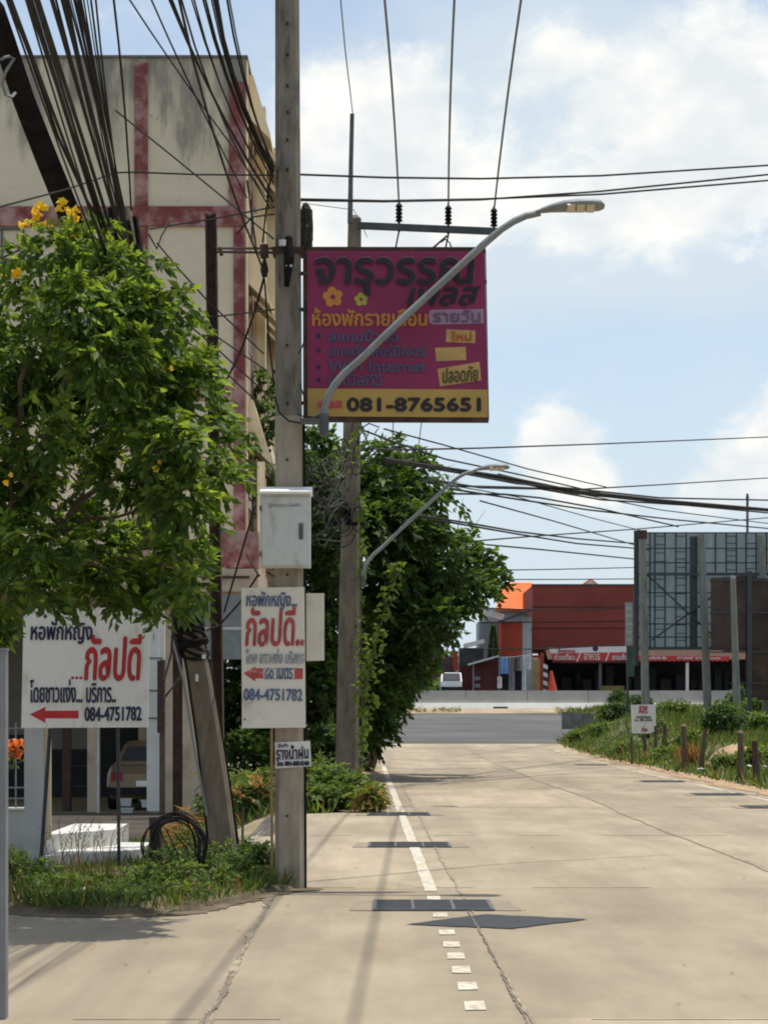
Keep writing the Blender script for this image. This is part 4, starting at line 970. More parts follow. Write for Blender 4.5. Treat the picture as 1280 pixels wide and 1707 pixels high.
# dry palm-like brush behind the ring
rg = np.random.default_rng(5); cb = P(318, 1385, 21.5); n = 420
C = np.column_stack([rg.normal(cb.x, .16, n), rg.normal(21.5, .25, n), np.abs(rg.normal(.12, .16, n))]); D = rg.normal(size=(n, 3)); D[:, 2] = D[:, 2] * .4 + .15
o = leafmesh('dry_brush', C, D, .28, .006, ['leaf_dry'], np.zeros(n, int), rg)
tag(o, 'heap of dry brown brush behind the black cable ring', 'brush heap', kind='stuff')
# grey steel edge post, nearest thing at the left
q = G(2, 1702)
t = thing('steel_post', (q.x, q.y, 0), 'near grey square steel post cut by the left edge', 'post')
mb = MB(); zt = P(0, 1085, q.y).z; x1 = P(12.5, 1500, q.y).x; mb.box((x1 - .075, q.y - .04, -.1), (x1, q.y + .035, zt)); mb.build('column', 'greysteel', t)
mb = MB(); mb.box((x1 - .079, q.y - .044, zt + .001), (x1 + .004, q.y + .039, zt + .012)); mb.build('cap', 'greysteel', t)
mb = MB()
for py in (1180, 1270, 1385, 1520): mb.box((x1 - .06, q.y - .0415, P(0, py + 40, q.y).z), (x1 - .03, q.y - .041, P(0, py, q.y).z))
mb.build('slot', 'black_cable', t)

# gate pillar, low wall with iron grille, white steps
t = thing('gate_pillar', P(60, 1480, 19.4), 'grey rendered gate pillar with cream edge behind the wide white sign', 'pillar')
pbox(41, 1120, 72, 1485, 19.4, .2).build('shaft', 'greypost', t)
pbox(72.5, 1150, 85, 1400, 19.5, .05).build('edge_trim', 'cream', t)
t = thing('boundary_wall', P(20, 1450, 20.2), 'low grey stained boundary wall left of the gate pillar', 'wall')
pbox(-120, 1351, 44, 1476, 20.2, .12).build('base', 'greypost', t)
pbox(-122, 1347, 44, 1350.5, 20.17, .18).build('coping', 'whiteconc', t)
mb = MB(); Yg = 20.24
for y in (1214, 1233, 1313, 1331): mb.beam(P(-100, y, Yg), P(41, y, Yg), .01, .02)
for x in (-60, -32, -4, 27): mb.tube([P(x, 1205, Yg), P(x, 1347, Yg)], .008, 6)
tag(mb.build('iron_grille', 'galv'), 'pale iron bar grille standing on the low boundary wall', 'fence')
Ys = 20.6
t = thing('concrete_steps', P(130, 1445, Ys), 'whitewashed concrete steps lying in weeds behind the sign posts', 'steps')
def slabpts(px0, yl, px1, yr, ybot, Y, dep, name, zlow=-.05):
    a = P(px0, yl, Y); b = P(px1, yr, Y)
    mb = MB(); lo = zlow
    y0, y1 = Y, Y + dep
    x0, x1 = a.x, b.x
    z = a.z
    mb.add([(x0, y0 - .35, lo), (x1, y0, lo), (x1, y1, lo), (x0, y1, lo), (x0, y0 - .35, z), (x1, y0, z), (x1, y1, z), (x0, y1, z)], [(0, 3, 2, 1), (4, 5, 6, 7), (0, 1, 5, 4), (1, 2, 6, 5), (2, 3, 7, 6), (3, 0, 4, 7)])
    return mb.build(name, 'whiteconc', t)
def step(px0, px1, ytop_front, ytop_back, Yf, name, top_z):
    # front edge recedes to the right, as in the photograph
    mb = MB(); xa = P(px0, 0, Yf).x; xb = P(px1, 0, Yf + .9).x
    yb = Yf + 2.0
    mb.add([(xa, Yf, -.08), (xb, Yf + .9, -.08), (xb, yb, -.08), (xa, yb, -.08), (xa, Yf, top_z), (xb, Yf + .9, top_z), (xb, yb, top_z), (xa, yb, top_z)], [(0, 3, 2, 1), (4, 5, 6, 7), (0, 1, 5, 4), (1, 2, 6, 5), (2, 3, 7, 6), (3, 0, 4, 7)])
    return mb.build(name, 'whiteconc', t)
step(72, 192, 0, 0, 19.6, 'upper_step', P(0, 1392, 19.6).z)
step(76, 232, 0, 0, 19.0, 'lower_step', P(0, 1427, 19.0).z)
# orange bougainvillea spray by the grille
t = thing('bougainvillea', P(26, 1251, 20.0), 'small spray of orange flowers on the pale iron grille', 'flower')
rg = np.random.default_rng(9); c = P(26, 1250, 20.05); n = 90
C = np.array(c[:]) + rg.normal(size=(n, 3)) * np.array([.045, .03, .045]); leafmesh('blossom', C, rg.normal(size=(n, 3)), .05, .022, ['orange_petal'], np.zeros(n, int), rg, t)
mb = MB(); mb.tube([P(10, 1300, 20.05), P(18, 1270, 20.05), P(26, 1250, 20.05), P(34, 1236, 20.05)], [.008, .006, .005, .003], 5); mb.build('stem', 'bark', t)
C = np.array(P(18, 1265, 20.05)[:]) + rg.normal(size=(30, 3)) * .05; leafmesh('foliage', C, rg.normal(size=(30, 3)), .05, .018, ['leaf_d'], np.zeros(30, int), rg, t)

# ------------------------------------------------------------------ apartment building at the left
YB = 42.0
def building():
    c = P(410, 1344, YB); xr = c.x; g = -.38
    t = thing('apartment_building', (xr - 3, YB, g), 'stained cream apartment building with peeling dark red bands', 'building')
    zt = P(0, 97, YB).z; z3 = P(0, 361, YB).z; z1 = P(0, 915, YB).z; zg = P(0, 985, YB).z
    xl = P(-420, 0, YB).x; yb = 49.6
    MB().box((xl, YB, zg), (xr, yb, zt)).build('wall', 'wall', t)
    MB().box((xl - .05, YB - .04, zt + .002), (xr + .04, yb + .05, zt + .05)).build('parapet_coping', 'darkgrey', t)
    def fband(px0, py0, px1, py1, pr=.05): 
        a, b = P(px0, py0, YB), P(px1, py1, YB); return MB().box((a.x, YB - pr, b.z), (b.x, YB - .002, a.z)).build('red_band', 'redband', t)
    fband(225, 105, 247, 344); fband(382, 138, 409, 344); fband(225, 379, 247, 930); fband(390, 379, 409, 884)
    fband(-410, 345, 409, 378, .07)
    fband(-410, 640, 389.5, 668, .045)
    # window on the front
    for px0 in (-30, -200):
        fr = MB(); a, b = P(px0, 384, YB), P(px0 + 68, 437, YB)
        fr.box((a.x, YB - .04, b.z - .05), (b.x, YB - .003, b.z)); fr.box((a.x, YB - .04, a.z), (b.x, YB - .003, a.z + .04)); fr.box((a.x - .04, YB - .04, b.z), (a.x, YB - .003, a.z)); fr.box((b.x, YB - .04, b.z), (b.x + .04, YB - .003, a.z))
        m_ = (a.x + b.x) / 2; fr.box((m_ - .02, YB - .035, b.z), (m_ + .02, YB - .003, a.z)); m2 = (a.z + b.z) / 2; fr.box((a.x, YB - .033, m2 - .015), (m_ - .02, YB - .004, m2 + .015)); fr.box((m_ + .02, YB - .033, m2 - .015), (b.x, YB - .004, m2 + .015))
        w_ = fr.build('window', 'galv_dark', t)
        MB().box((a.x, YB - .015, b.z), (b.x, YB - .0025, a.z)).build('pane', 'glassdark', w_)
    # satellite dish like disc on the wall
    # right-hand side face: fins, hooded windows
    floors = [(z3 + .0, zt - .25), (P(0, 640, YB).z, z3 - .25), (z1 + .1, P(0, 668, YB).z)]
    for yy, wd, pr, m_ in ((YB + .02, .28, .03, 'cream'), (YB + 1.55, .4, .04, 'redband'), (YB + 3.3, .35, .2, 'cream'), (YB + 5.05, .4, .05, 'redband'), (YB + 6.6, .3, .3, 'cream')):
        MB().box((xr + .002, yy, zg + .2), (xr + pr, yy + wd, zt - .02)).build('pilaster', m_, t)
    for (za, zb) in floors:
        for y0 in (YB + .45, YB + 2.1, YB + 3.75, YB + 5.5):
            y1 = y0 + .95; zw0, zw1 = za + .75, za + 2.1
            wn = MB(); wn.box((xr + .002, y0, zw0), (xr + .03, y1, zw1)); wn_ = wn.build('window', 'glassdark', t)
            fm = MB(); fm.box((xr + .002, y0 - .05, zw0 - .06), (xr + .10, y1 + .05, zw0)); fm.box((xr + .031, (y0 + y1) / 2 - .03, zw0), (xr + .05, (y0 + y1) / 2 + .03, zw1)); fm.build('frame', 'cream', wn_)
            # sloping pointed hood
            h = MB(); pj = .46
            h.add([(xr + .002, y0 - .12, zw1 - .05), (xr + pj, y0 - .12, zw1 - .5), (xr + pj, y1 + .12, zw1 - .5), (xr + .002, y1 + .12, zw1 - .05),
                   (xr + .002, y0 - .12, zw1 + .75), (xr + .12, y0 - .12, zw1 + .75), (xr + .12, y1 + .12, zw1 + .75), (xr + .002, y1 + .12, zw1 + .75), (xr + pj, y0 - .12, zw1 - .42), (xr + pj, y1 + .12, zw1 - .42)],
                  [(0, 1, 2, 3), (4, 7, 6, 5), (0, 4, 5, 8, 1), (3, 2, 9, 6, 7), (5, 6, 9, 8), (1, 8, 9, 2), (0, 3, 7, 4)]); h.build('hood', 'cream', t)
    # ground floor: set-back wall, piers, doors
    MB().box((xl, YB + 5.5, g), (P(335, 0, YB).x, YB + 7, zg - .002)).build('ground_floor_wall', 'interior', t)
    def ff(px0, py0, px1, py1, Y, dep, m_, name): return pbox(px0, py0, px1, py1, Y, dep).build(name, m_, t)
    Yw = YB + 5.42
    ff(84, 1249, 146, 1352, Yw, .07, 'darkroom', 'door'); ff(168, 1205, 234, 1352, Yw, .07, 'darkroom', 'door'); ff(-30, 1225, 40, 1352, Yw, .07, 'darkroom', 'door')
    mb = MB()
    for y in (1276, 1310): pbox(124, y, 144, y + 1.5, Yw - .02, .018, mb)
    mb.build('door_rail', 'galv_dark', t)
    for px0, px1, m_, Y_ in ((104, 117, 'rust', 40.6), (146, 164, 'cream_shop', 40.4), (231, 246, 'cream_shop', 45.6)):
        a = P(px0, 0, Y_); b = P(px1, 0, Y_); MB().box((a.x, Y_, g), (b.x, Y_ + .22, zg - .004)).build('pier', m_, t)
    a = P(164.5, 0, 40.0); MB().tube([(a.x, 40.0, g), (a.x, 40.0, zg - .01)], .026, 8).build('drain_pipe', 'whiteconc', t)
    for px0, px1, m_ in ((276, 288, 'cream_shop'), (288.5, 304, 'rust'), (304.5, 336, 'cream_shop')):
        a = P(px0, 0, 39.4); b = P(px1, 0, 39.4); MB().box((a.x, 39.4 + (.06 if m_ == 'rust' else 0), g), (b.x, 40.6, zg - .006)).build('pier', m_, t)
    # canopy slab, balcony parapet over the entrance
    a, b = P(-420, 948, 39.0), P(431, 986, 39.0); MB().box((a.x, 39.0, b.z), (b.x, YB - .003, a.z)).build('canopy', 'cream_shop', t)
    a, b = P(340, 960, 38.97), P(416, 964, 38.97); MB().box((a.x, 38.97, b.z), (b.x, 38.998, a.z)).build('canopy_groove', 'rust', t)
    a, b = P(366, 886, 39.3), P(430, 947, 39.3); MB().box((a.x, 39.3, b.z + .004), (b.x, YB - .004, a.z)).build('balcony_parapet', 'redband', t)
    a, b = P(330, 893, 39.4), P(365, 905, 39.4); MB().box((a.x, 39.4, b.z), (b.x, YB - .004, a.z)).build('ledge', 'whiteconc', t)
    # yellow downpipes on the corner
    for px, Y_ in ((433, 39.6), (438, 41.0)):
        mb = MB(); mb.tube([P(px, 770, Y_), P(px, 960, Y_)], .05, 6); mb.build('downpipe', 'cream', t)
building()
t = thing('entrance_signboard', P(365, 1099, 38.7), 'grey two-panel signboard under the canopy behind the rusty post', 'signboard')
pbox(332, 990, 404, 1045, 38.7, .1).build('panel', 'galv', t); pbox(332, 1050, 404, 1099, 38.7, .1).build('panel', 'galv', t); pbox(332, 1045.5, 404, 1049.5, 38.68, .1).build('rail', 'whiteconc', t)
# white panelled column and brown post in the yard
q = P(255, 1345, 37.5)
t = thing('panelled_column', (q.x, 37.5, -.35), 'white panelled column right of the wide white sign', 'column')
for y0, y1 in ((1005, 1096), (1098, 1150), (1152, 1196), (1198, 1352)): pbox(245, y0, 266, y1, 37.5, .2).build('panel', 'whitecol', t)
mb = MB()
for y in (1097, 1151, 1197): pbox(245, y - .9, 270, y + .9, 37.48, .22, mb)
mb.build('band', 'galv_dark', t)
pbox(267, 1005, 275, 1100, 37.6, .1).build('side_panel', 'whitecol', t)
t = thing('timber_post', P(269, 1352, 37.0), 'dark brown timber post beside the white panelled column', 'post')
pbox(262.5, 1101, 274, 1222, 37.0, .12).build('post', 'rust', t); pbox(266, 1222.5, 275, 1352, 37.02, .09).build('foot', 'bark', t)

# parked car in the carport
def car():
    Y0 = 40.9; g = -.38; xc = P(249, 0, Y0).x
    t = thing('parked_car', (xc, Y0 + 2, g), 'champagne coloured car parked in the shade behind the wide white sign', 'car')
    # body: lofted along Y from the rear bumper (facing the camera) to the nose
    def ring(y, zb, zs, zt_, wb, ws_, wt): return [(-wb, y, zb), (wb, y, zb), (ws_, y, (zb + zs) / 2), (ws_ * .98, y, zs), (wt, y, zt_), (-wt, y, zt_), (-ws_ * .98, y, zs), (-ws_, y, (zb + zs) / 2)]
    st = [(0, .32, .62, .70, .70, .76, .70), (.12, .22, .70, .84, .74, .82, .74), (.5, .2, .74, .88, .76, .83, .74), (1.0, .2, .78, .93, .76, .83, .72), (1.6, .2, .80, .95, .76, .83, .7), (3.0, .2, .78, .92, .76, .83, .7), (3.7, .2, .72, .84, .74, .82, .7), (4.2, .24, .62, .7, .7, .76, .64)]
    vs = []; n = 8
    for s_ in st: vs += [(xc + x, Y0 + y, g + z) for x, y, z in ring(*s_)]
    fs = [(i * n + j, i * n + (j + 1) % n, (i + 1) * n + (j + 1) % n, (i + 1) * n + j) for i in range(len(st) - 1) for j in range(n)] + [tuple(range(n - 1, -1, -1)), tuple(range(len(vs) - n, len(vs)))]
    MB().add(vs, fs).build('body', 'carpaint', t)
    cab = [(.55, .9, .70), (1.05, 1.22, .60), (1.5, 1.30, .56), (2.3, 1.30, .56), (3.1, .92, .68)]
    vs = []; n = 4
    for y, z, wt in cab: vs += [(xc - .72, Y0 + y, g + .86), (xc + .72, Y0 + y, g + .86), (xc + wt, Y0 + y, g + z), (xc - wt, Y0 + y, g + z)]
    fs = [(i * n + j, i * n + (j + 1) % n, (i + 1) * n + (j + 1) % n, (i + 1) * n + j) for i in range(len(cab) - 1) for j in range(n)] + [(3, 2, 1, 0), tuple(range(len(vs) - n, len(vs)))]
    MB().add(vs, fs).build('cabin', 'carpaint', t)
    MB().add([(xc - .60, Y0 + .60, g + .945), (xc + .60, Y0 + .60, g + .945), (xc + .53, Y0 + 1.0, g + 1.205), (xc - .53, Y0 + 1.0, g + 1.205), (xc - .60, Y0 + .62, g + .93), (xc + .60, Y0 + .62, g + .93), (xc + .53, Y0 + 1.02, g + 1.19), (xc - .53, Y0 + 1.02, g + 1.19)], [(0, 1, 2, 3), (7, 6, 5, 4), (0, 4, 5, 1), (2, 6, 7, 3), (1, 5, 6, 2), (0, 3, 7, 4)]).build('rear_window', 'glassdark', t)
    for s in (-1, 1):
        MB().box((xc + s * .72, Y0 - .012, g + .56), (xc + s * .50, Y0 + .1, g + .74)).build('tail_light', 'carred', t)
    MB().box((xc - .78, Y0 - .05, g + .30), (xc + .78, Y0 + .12, g + .44)).build('bumper', 'rubber', t)
    MB().box((xc - .24, Y0 - .06, g + .46), (xc + .24, Y0 - .02, g + .57)).build('number_plate', 'chrome', t)
    for sx in (-1, 1):
        for yy in (.75, 3.4):
            wh = MB(); wh.tube([(xc + sx * .62, Y0 + yy, g + .3), (xc + sx * .845, Y0 + yy, g + .3)], .3, 18); wo = wh.build('wheel', 'rubber', t)
            MB().tube([(xc + sx * .84, Y0 + yy, g + .3), (xc + sx * .852, Y0 + yy, g + .3)], .19, 14).build('rim', 'galv', wo)
car()
# pale boxes on the yard in front of the car
for i, (x0, y0, x1, y1) in enumerate(((201, 1331, 219, 1344), (202, 1347, 222, 1357), (248, 1345, 268, 1358), (236, 1334, 250, 1346))):
    Y_ = 40.3 - .25 * i; z0 = -.38
    t = thing('plastic_crate', P((x0 + x1) / 2, y1, Y_), ['small white crate on top of another in front of the parked car', 'lower white crate under the small one before the car', 'pale crate at the foot of the white panelled column', 'greyish pale crate just left of the white column foot'][i], 'crate', 'pale crates in the yard')
    a, b = P(x0, y0, Y_), P(x1, y1, Y_); zz = b.z if i in (0, 3) else z0
    m_ = MB(); h_ = a.z - b.z; zt_ = a.z; zb_ = zz
    m_.add([(a.x + .01, Y_ + .01, zb_), (b.x - .01, Y_ + .01, zb_), (b.x - .01, Y_ + .15, zb_), (a.x + .01, Y_ + .15, zb_), (a.x, Y_, zt_ - .025), (b.x, Y_, zt_ - .025), (b.x, Y_ + .16, zt_ - .025), (a.x, Y_ + .16, zt_ - .025)], [(0, 3, 2, 1), (4, 5, 6, 7), (0, 1, 5, 4), (1, 2, 6, 5), (2, 3, 7, 6), (3, 0, 4, 7)]); m_.build('body', 'chrome' if i == 2 else 'whiteconc', t)
    MB().box((a.x - .008, Y_ - .008, zt_ - .024), (b.x + .008, Y_ + .168, zt_)).build('rim', 'whiteconc', t)

# ------------------------------------------------------------------ near flowering bush-tree at the left
def trumpet_tree():
    Y = 15.2; base = Vector((P(-60, 0, Y).x, Y + .2, 0))
    t = thing('trumpet_tree', base, 'near leafy tree with yellow trumpet flowers at the left', 'tree')
    blobs = [(90, 415, 48), (60, 470, 60), (150, 430, 55), (200, 450, 50), (215, 510, 62), (120, 510, 70), (40, 560, 70), (260, 530, 50), (290, 590, 48), (180, 590, 75), (90, 620, 75), (310, 640, 52), (240, 660, 75), (0, 640, 70), (330, 700, 55), (365, 735, 46), (388, 735, 26), (150, 700, 85), (60, 720, 80), (280, 740, 70), (340, 790, 52), (300, 830, 55), (370, 790, 36), (210, 790, 72), (110, 810, 80), (20, 810, 80), (60, 900, 85), (150, 910, 72), (240, 920, 62), (300, 930, 40), (10, 945, 72), (120, 965, 54), (200, 970, 52), (270, 985, 48), (315, 975, 26), (35, 1005, 40), (-60, 700, 110), (-80, 880, 110), (-60, 540, 80), (80, 990, 32), (-25, 1040, 45)]
    blobs += [(245, 440, 26), (300, 505, 26), (322, 560, 22), (342, 605, 22), (405, 715, 14), (345, 880, 22), (335, 950, 24), (30, 420, 26), (170, 385, 22), (325, 1000, 14), (255, 1015, 18)]
    crown('crown', blobs, Y, 4700, 7, .12, .09, .021, ['leaf_a', 'leaf_a2'], .63, 71, t, depth=2.0, shell=2.6, gapscale=6.0, gapthr=-1.7, rscale=.86, up=.5, droop=.55)
    mb = MB(); mb.tube([base + Vector((0, 0, -.1)), base + Vector((.05, 0, .9)), base + Vector((.02, .02, 1.8)), P(-20, 900, Y + .1)], [.07, .06, .055, .05], 8)
    limbs(mb, P(-20, 950, Y + .1), [P(100, 430, Y), P(210, 480, Y), P(380, 740, Y), P(280, 840, Y + .3), P(230, 960, Y - .2), P(120, 640, Y - .4), P(40, 500, Y + .3), P(320, 950, Y)], .035, 12)
    mb.build('trunk', 'bark', t)
    rng = np.random.default_rng(4); r = random.Random(4)
    # yellow trumpet flowers in terminal bunches
    def trumpet(mb, p, d, s):
        d = Vector(d).normalized(); a = d.orthogonal().normalized(); b_ = d.cross(a); n = 10; vs = []
        for k, (u, rr) in enumerate(((0, .12), (.4, .22), (.8, .30), (1.0, .62))):
            for j in range(n):
                an = 2 * math.pi * j / n; q = rr * (1 + (.18 * math.cos(5 * an) if k == 3 else 0))
                vs.append(p + (d * u + (a * math.cos(an) + b_ * math.sin(an)) * q) * s)
        mb.add(vs, [(i * n + j, i * n + (j + 1) % n, (i + 1) * n + (j + 1) % n, (i + 1) * n + j) for i in range(3) for j in range(n)])
    for (px, py, k, sp, yo) in ((72, 355, 9, 15, -.35), (122, 358, 8, 13, -.3), (50, 372, 4, 8, -.3), (100, 350, 3, 8, -.3), (6, 455, 9, 14, -.55), (28, 462, 4, 8, -.5), (263, 778, 3, 7, -.85), (12, 797, 2, 5, -1.0), (285, 617, 1, 3, -.8)):
        for _ in range(k):
            mb = MB(); trumpet(mb, P(px + r.gauss(0, sp * .6), py + r.gauss(0, sp * .55), Y + yo + r.uniform(-.08, .08)), (r.uniform(-1, 1), r.uniform(-1, .2), r.uniform(-.8, .7)), r.uniform(.04, .056) if py < 470 else r.uniform(.022, .034)); mb.build('flower', 'yellow', t)
trumpet_tree()

# ------------------------------------------------------------------ trees along the left of the road
def tree(name, label, base, blobs, Y, n, k, leafL, leafW, mats, yf, seed, trunk_r, depth, rach=.3, gapscale=1.6, gapthr=-2.4, shell=2.3, group=None, up=.45, droop=.45):
    base = Vector(base); t = thing(name, base, label, 'tree', group)
    crown('crown', blobs, Y, n, k, rach, leafL, leafW, list(mats), yf, seed, t, depth=depth, gapscale=gapscale, gapthr=gapthr, shell=shell, up=up, droop=droop)
    mb = MB(); r = random.Random(seed)
    cen = sum((P(b[0], b[1], Y) for b in blobs), Vector()) / len(blobs)
    fork = base.lerp(cen, .45); fork.z = base.z + (cen.z - base.z) * .42
    mb.tube([base + Vector((0, 0, -.2)), base.lerp(fork, .5) + Vector((.06, 0, 0)), fork], [trunk_r * 1.25, trunk_r, trunk_r * .8], 8)
    limbs(mb, fork, [P(b[0], b[1], Y) for b in r.sample(list(blobs), min(8, len(blobs)))], trunk_r * .55, seed)
    mb.build('trunk', 'bark', t); return t
# dark broad tree overhanging the road edge
Yt = 48.5
bl = [(695, 915, 44), (750, 930, 46), (795, 945, 36), (822, 972, 22), (690, 960, 56), (735, 985, 52), (785, 990, 32), (640, 980, 50), (675, 1040, 54), (725, 1035, 40), (762, 1022, 24), (640, 1050, 50), (672, 1095, 46), (700, 1085, 28), (635, 1120, 46), (665, 1140, 32), (682, 1128, 22), (625, 1175, 40), (648, 1185, 26), (632, 1210, 22), (612, 1228, 26), (660, 905, 40), (605, 1090, 40), (598, 1150, 42), (602, 1205, 36), (720, 888, 26), (775, 908, 22), (838, 985, 12)]
tree('shade_tree', 'large dark shade tree overhanging the road beyond the crossarm pole', (P(606, 1270, 54).x, 54, 0), bl, Yt, 4300, 7, .18, .05, ('leaf_b', 'leaf_b2'), .62, 81, .16, 5.5, rach=.24, gapscale=2.8, gapthr=-1.1, group='trees along the left of the road')
bl = [(636, 775, 34), (676, 790, 34), (708, 822, 26), (660, 830, 42), (615, 825, 42), (738, 842, 14), (635, 870, 40), (672, 862, 30), (600, 790, 30), (702, 782, 14), (600, 870, 36), (650, 752, 16)]
tree('pinnate_tree', 'taller tree with long drooping pinnate leaves above the dark shade tree', (P(585, 1250, 56).x, 57, 0), bl, 47.0, 1000, 9, .24, .05, ('leaf_b', 'leaf_b2'), .60, 82, .15, 3.0, rach=.6, gapscale=2.2, gapthr=-.9, droop=.6, group='trees along the left of the road')
bl = [(520, 740, 34), (480, 760, 40), (540, 790, 40), (455, 700, 26), (500, 830, 50), (550, 860, 45), (520, 900, 50), (470, 900, 40), (560, 940, 40), (530, 980, 48), (545, 1050, 45), (500, 1050, 50), (560, 1110, 45), (520, 1130, 50), (450, 1080, 50), (440, 1150, 50), (400, 1130, 40), (430, 1210, 50), (390, 1200, 42), (500, 1200, 50), (560, 1190, 40), (540, 1250, 45), (470, 1260, 50), (410, 1260, 45), (560, 1270, 36), (450, 640, 18)]
tree('thicket_tree', 'dense dark thicket tree between the building and the crossarm pole', (P(500, 1320, 44).x, 44.5, 0), bl, 44.0, 4600, 7, .16, .045, ('leaf_b', 'leaf_b2'), .70, 83, .13, 4.0, gapscale=1.6, gapthr=-2.6, group='trees along the left of the road')
bl = [(452, 650, 26), (449, 690, 30), (455, 740, 34), (446, 790, 30), (450, 850, 36)]
tree('narrow_tree', 'narrow green treetop in the gap between the building and the tall pole', (P(452, 1300, 58).x, 58.5, -.1), bl, 58, 900, 7, .17, .045, ('leaf_b', 'leaf_b2'), .7, 84, .12, 2.0, group='trees along the left of the road')
bl = [(690, 1090, 30), (715, 1100, 28), (740, 1105, 22), (700, 1130, 30), (730, 1135, 22), (755, 1120, 14), (670, 1110, 30)]
tree('distant_tree', 'distant grey-green tree beyond the barrier behind the white truck', (P(715, 1150, 135).x, 135, 1.6), bl, 134, 1500, 5, .28, .08, ('leaf_b', 'leaf_b2'), .8, 85, .16, 4, rach=.4, gapthr=-3)
# creeper climbing beside the second pole and its stay
t = thing('creeper', P(604, 1280, 36), 'yellow-green creeper climbing wires beside the crossarm pole', 'creeper')
rng = np.random.default_rng(12); pa = []
for (pts_, nn, sp) in (([(600, 1280), (600, 1180), (598, 1100), (601, 1000), (598, 900), (603, 820)], 90, .03), ([(606, 1150), (622, 1090), (640, 1020), (656, 960), (660, 940)], 170, .055), ([(571, 800), (575, 770), (586, 740), (590, 720)], 45, .10), ([(604, 1240), (612, 1180), (622, 1150)], 60, .08)):
    xs_ = np.array([p[0] for p in pts_], float); ys_ = np.array([p[1] for p in pts_], float); u = rng.random(nn) * (len(pts_) - 1); i = np.minimum(u.astype(int), len(pts_) - 2); f_ = u - i
    for a, b, in zip(xs_[i] + (xs_[i + 1] - xs_[i]) * f_, ys_[i] + (ys_[i + 1] - ys_[i]) * f_): pa.append(np.array(P(a, b, 34.3)[:]) + rng.normal(size=3) * sp)
pa = np.array(pa); D = rng.normal(size=pa.shape); D[:, 2] -= .4
leafmesh('foliage', pa, D, .09 + rng.random(len(pa)) * .07, .045, ['leaf_c', 'leaf_d'], (rng.random(len(pa)) > .75).astype(int), rng, t)
mb = MB(); mb.tube([P(604, 1280, 34.35), P(601, 1000, 34.35), P(599, 820, 34.35)], .012, 5); mb.tube([P(606, 1150, 34.3), P(640, 1020, 34.3), P(658, 950, 34.3)], .008, 5); mb.build('stem', 'bark', t)
# shrubs and weeds at the foot of the second pole
sh = [(420, 1330, .8, .7, 34.0, .35), (520, 1330, .75, .6, 33.2, .5), (560, 1325, .8, .55, 33.0, .5), (595, 1335, .5, .45, 32.6, .45), (545, 1345, .45, .4, 32.5, .4), (480, 1335, .7, .6, 34.2, .4), (385, 1310, 1.0, .7, 35.5, .3)]
for i, (x, y, h, s, Yy, yf) in enumerate(sh):
    p = P(x, y, Yy); weedplant('roadside_shrub', 0, 0, h, s, 420, 500 + i, 'leafy roadside shrub growing round the foot of the crossarm pole', mats=('leaf_d', 'leaf_e'), yf=yf + .2, leaf=.10, group='shrubs round the crossarm pole', cat='shrub', base=(p.x, Yy, gh(p.x, Yy)))
p = P(612, 1340, 31.9); weedplant('pale_shrub', 0, 0, .42, .3, 160, 520, 'pale dry whitish weed at the concrete edge by the thin drain grate', mats=('leaf_dry', 'leaf_c'), yf=.5, leaf=.11, group=None, base=(p.x, 31.9, 0))
p = P(432, 1325, 32.5); weedplant('dry_shrub', 0, 0, .55, .4, 200, 521, 'sunlit half-dry yellowish shrub left of the tall pole foot', mats=('leaf_d', 'leaf_dry'), yf=.62, leaf=.11, group=None, cat='shrub', base=(p.x, 32.5, 0))
rg = np.random.default_rng(33)
pts = scatter(rg, 5000, -3.2, .15, 31.6, 60, lambda x, y: x < -.25 - .01 * y + .25 * math.sin(y * 1.7) and x > -3.4)
grassmesh('grass', pts, .3, rg, ['leaf_e', 'leaf_d', 'leaf_dry'], [.35, .45, .2], lambda x, y: gh(x, y) - .03, 'grass and weeds along the left road edge by the shade tree', 'grass', width=.012, lean=.5)

# ------------------------------------------------------------------ vacant lot on the right
def onlot(px, py):           # ground point of the lot seen at (px, py)
    Y = 30.0
    while Y < 104:
        X = (px - CX) / F * Y; h = gh(X, Y)
        if HY + (EYE - h) * F / Y <= py: break
        Y += .1
    return Vector(((px - CX) / F * Y, Y, gh((px - CX) / F * Y, Y)))
def xedge(y): return 7.55 - .01 * y + 1.9 * sm01((y - 82) / 12)
rg = np.random.default_rng(50)
pts = scatter(rg, 46000, 6.5, 22, 33, 104, lambda x, y: x > xedge(y) + .12 * math.sin(y * 2.3) + .08 * math.sin(y * 7) and x < .22 * y and (y > 60 or x > xedge(y)))
pts = clumpy(pts, rg, .62, 1.3)
grassmesh('grass', pts, .34, rg, ['leaf_e', 'leaf_d', 'leaf_dry'], [.45, .43, .12], lambda x, y: gh(x, y) - .03, 'rough green grass covering the vacant lot by the road', 'grass', width=.016, lean=.55)
sh = [(1020, 1200, .7, .9, 'b'), (1060, 1190, .6, .8, 'b'), (1000, 1225, .45, .7, 'g'), (1125, 1195, .6, .9, 'g'), (1195, 1230, 1.0, .75, 'b'), (1215, 1215, .9, .7, 'b'), (1262, 1195, 1.0, .9, 'g'), (1275, 1225, .8, .8, 'g'), (970, 1235, .35, .6, 'g'), (1045, 1255, .35, .55, 'g'), (1110, 1265, .3, .5, 'g'), (1150, 1240, .4, .6, 'g'), (1220, 1280, .35, .5, 'g'), (1270, 1275, .4, .5, 'g'), (1090, 1225, .5, .7, 'g'), (1240, 1180, 1.1, .8, 'b'), (1280, 1170, 1.2, 1.0, 'b'), (1030, 1180, 1.0, .5, 'b')]
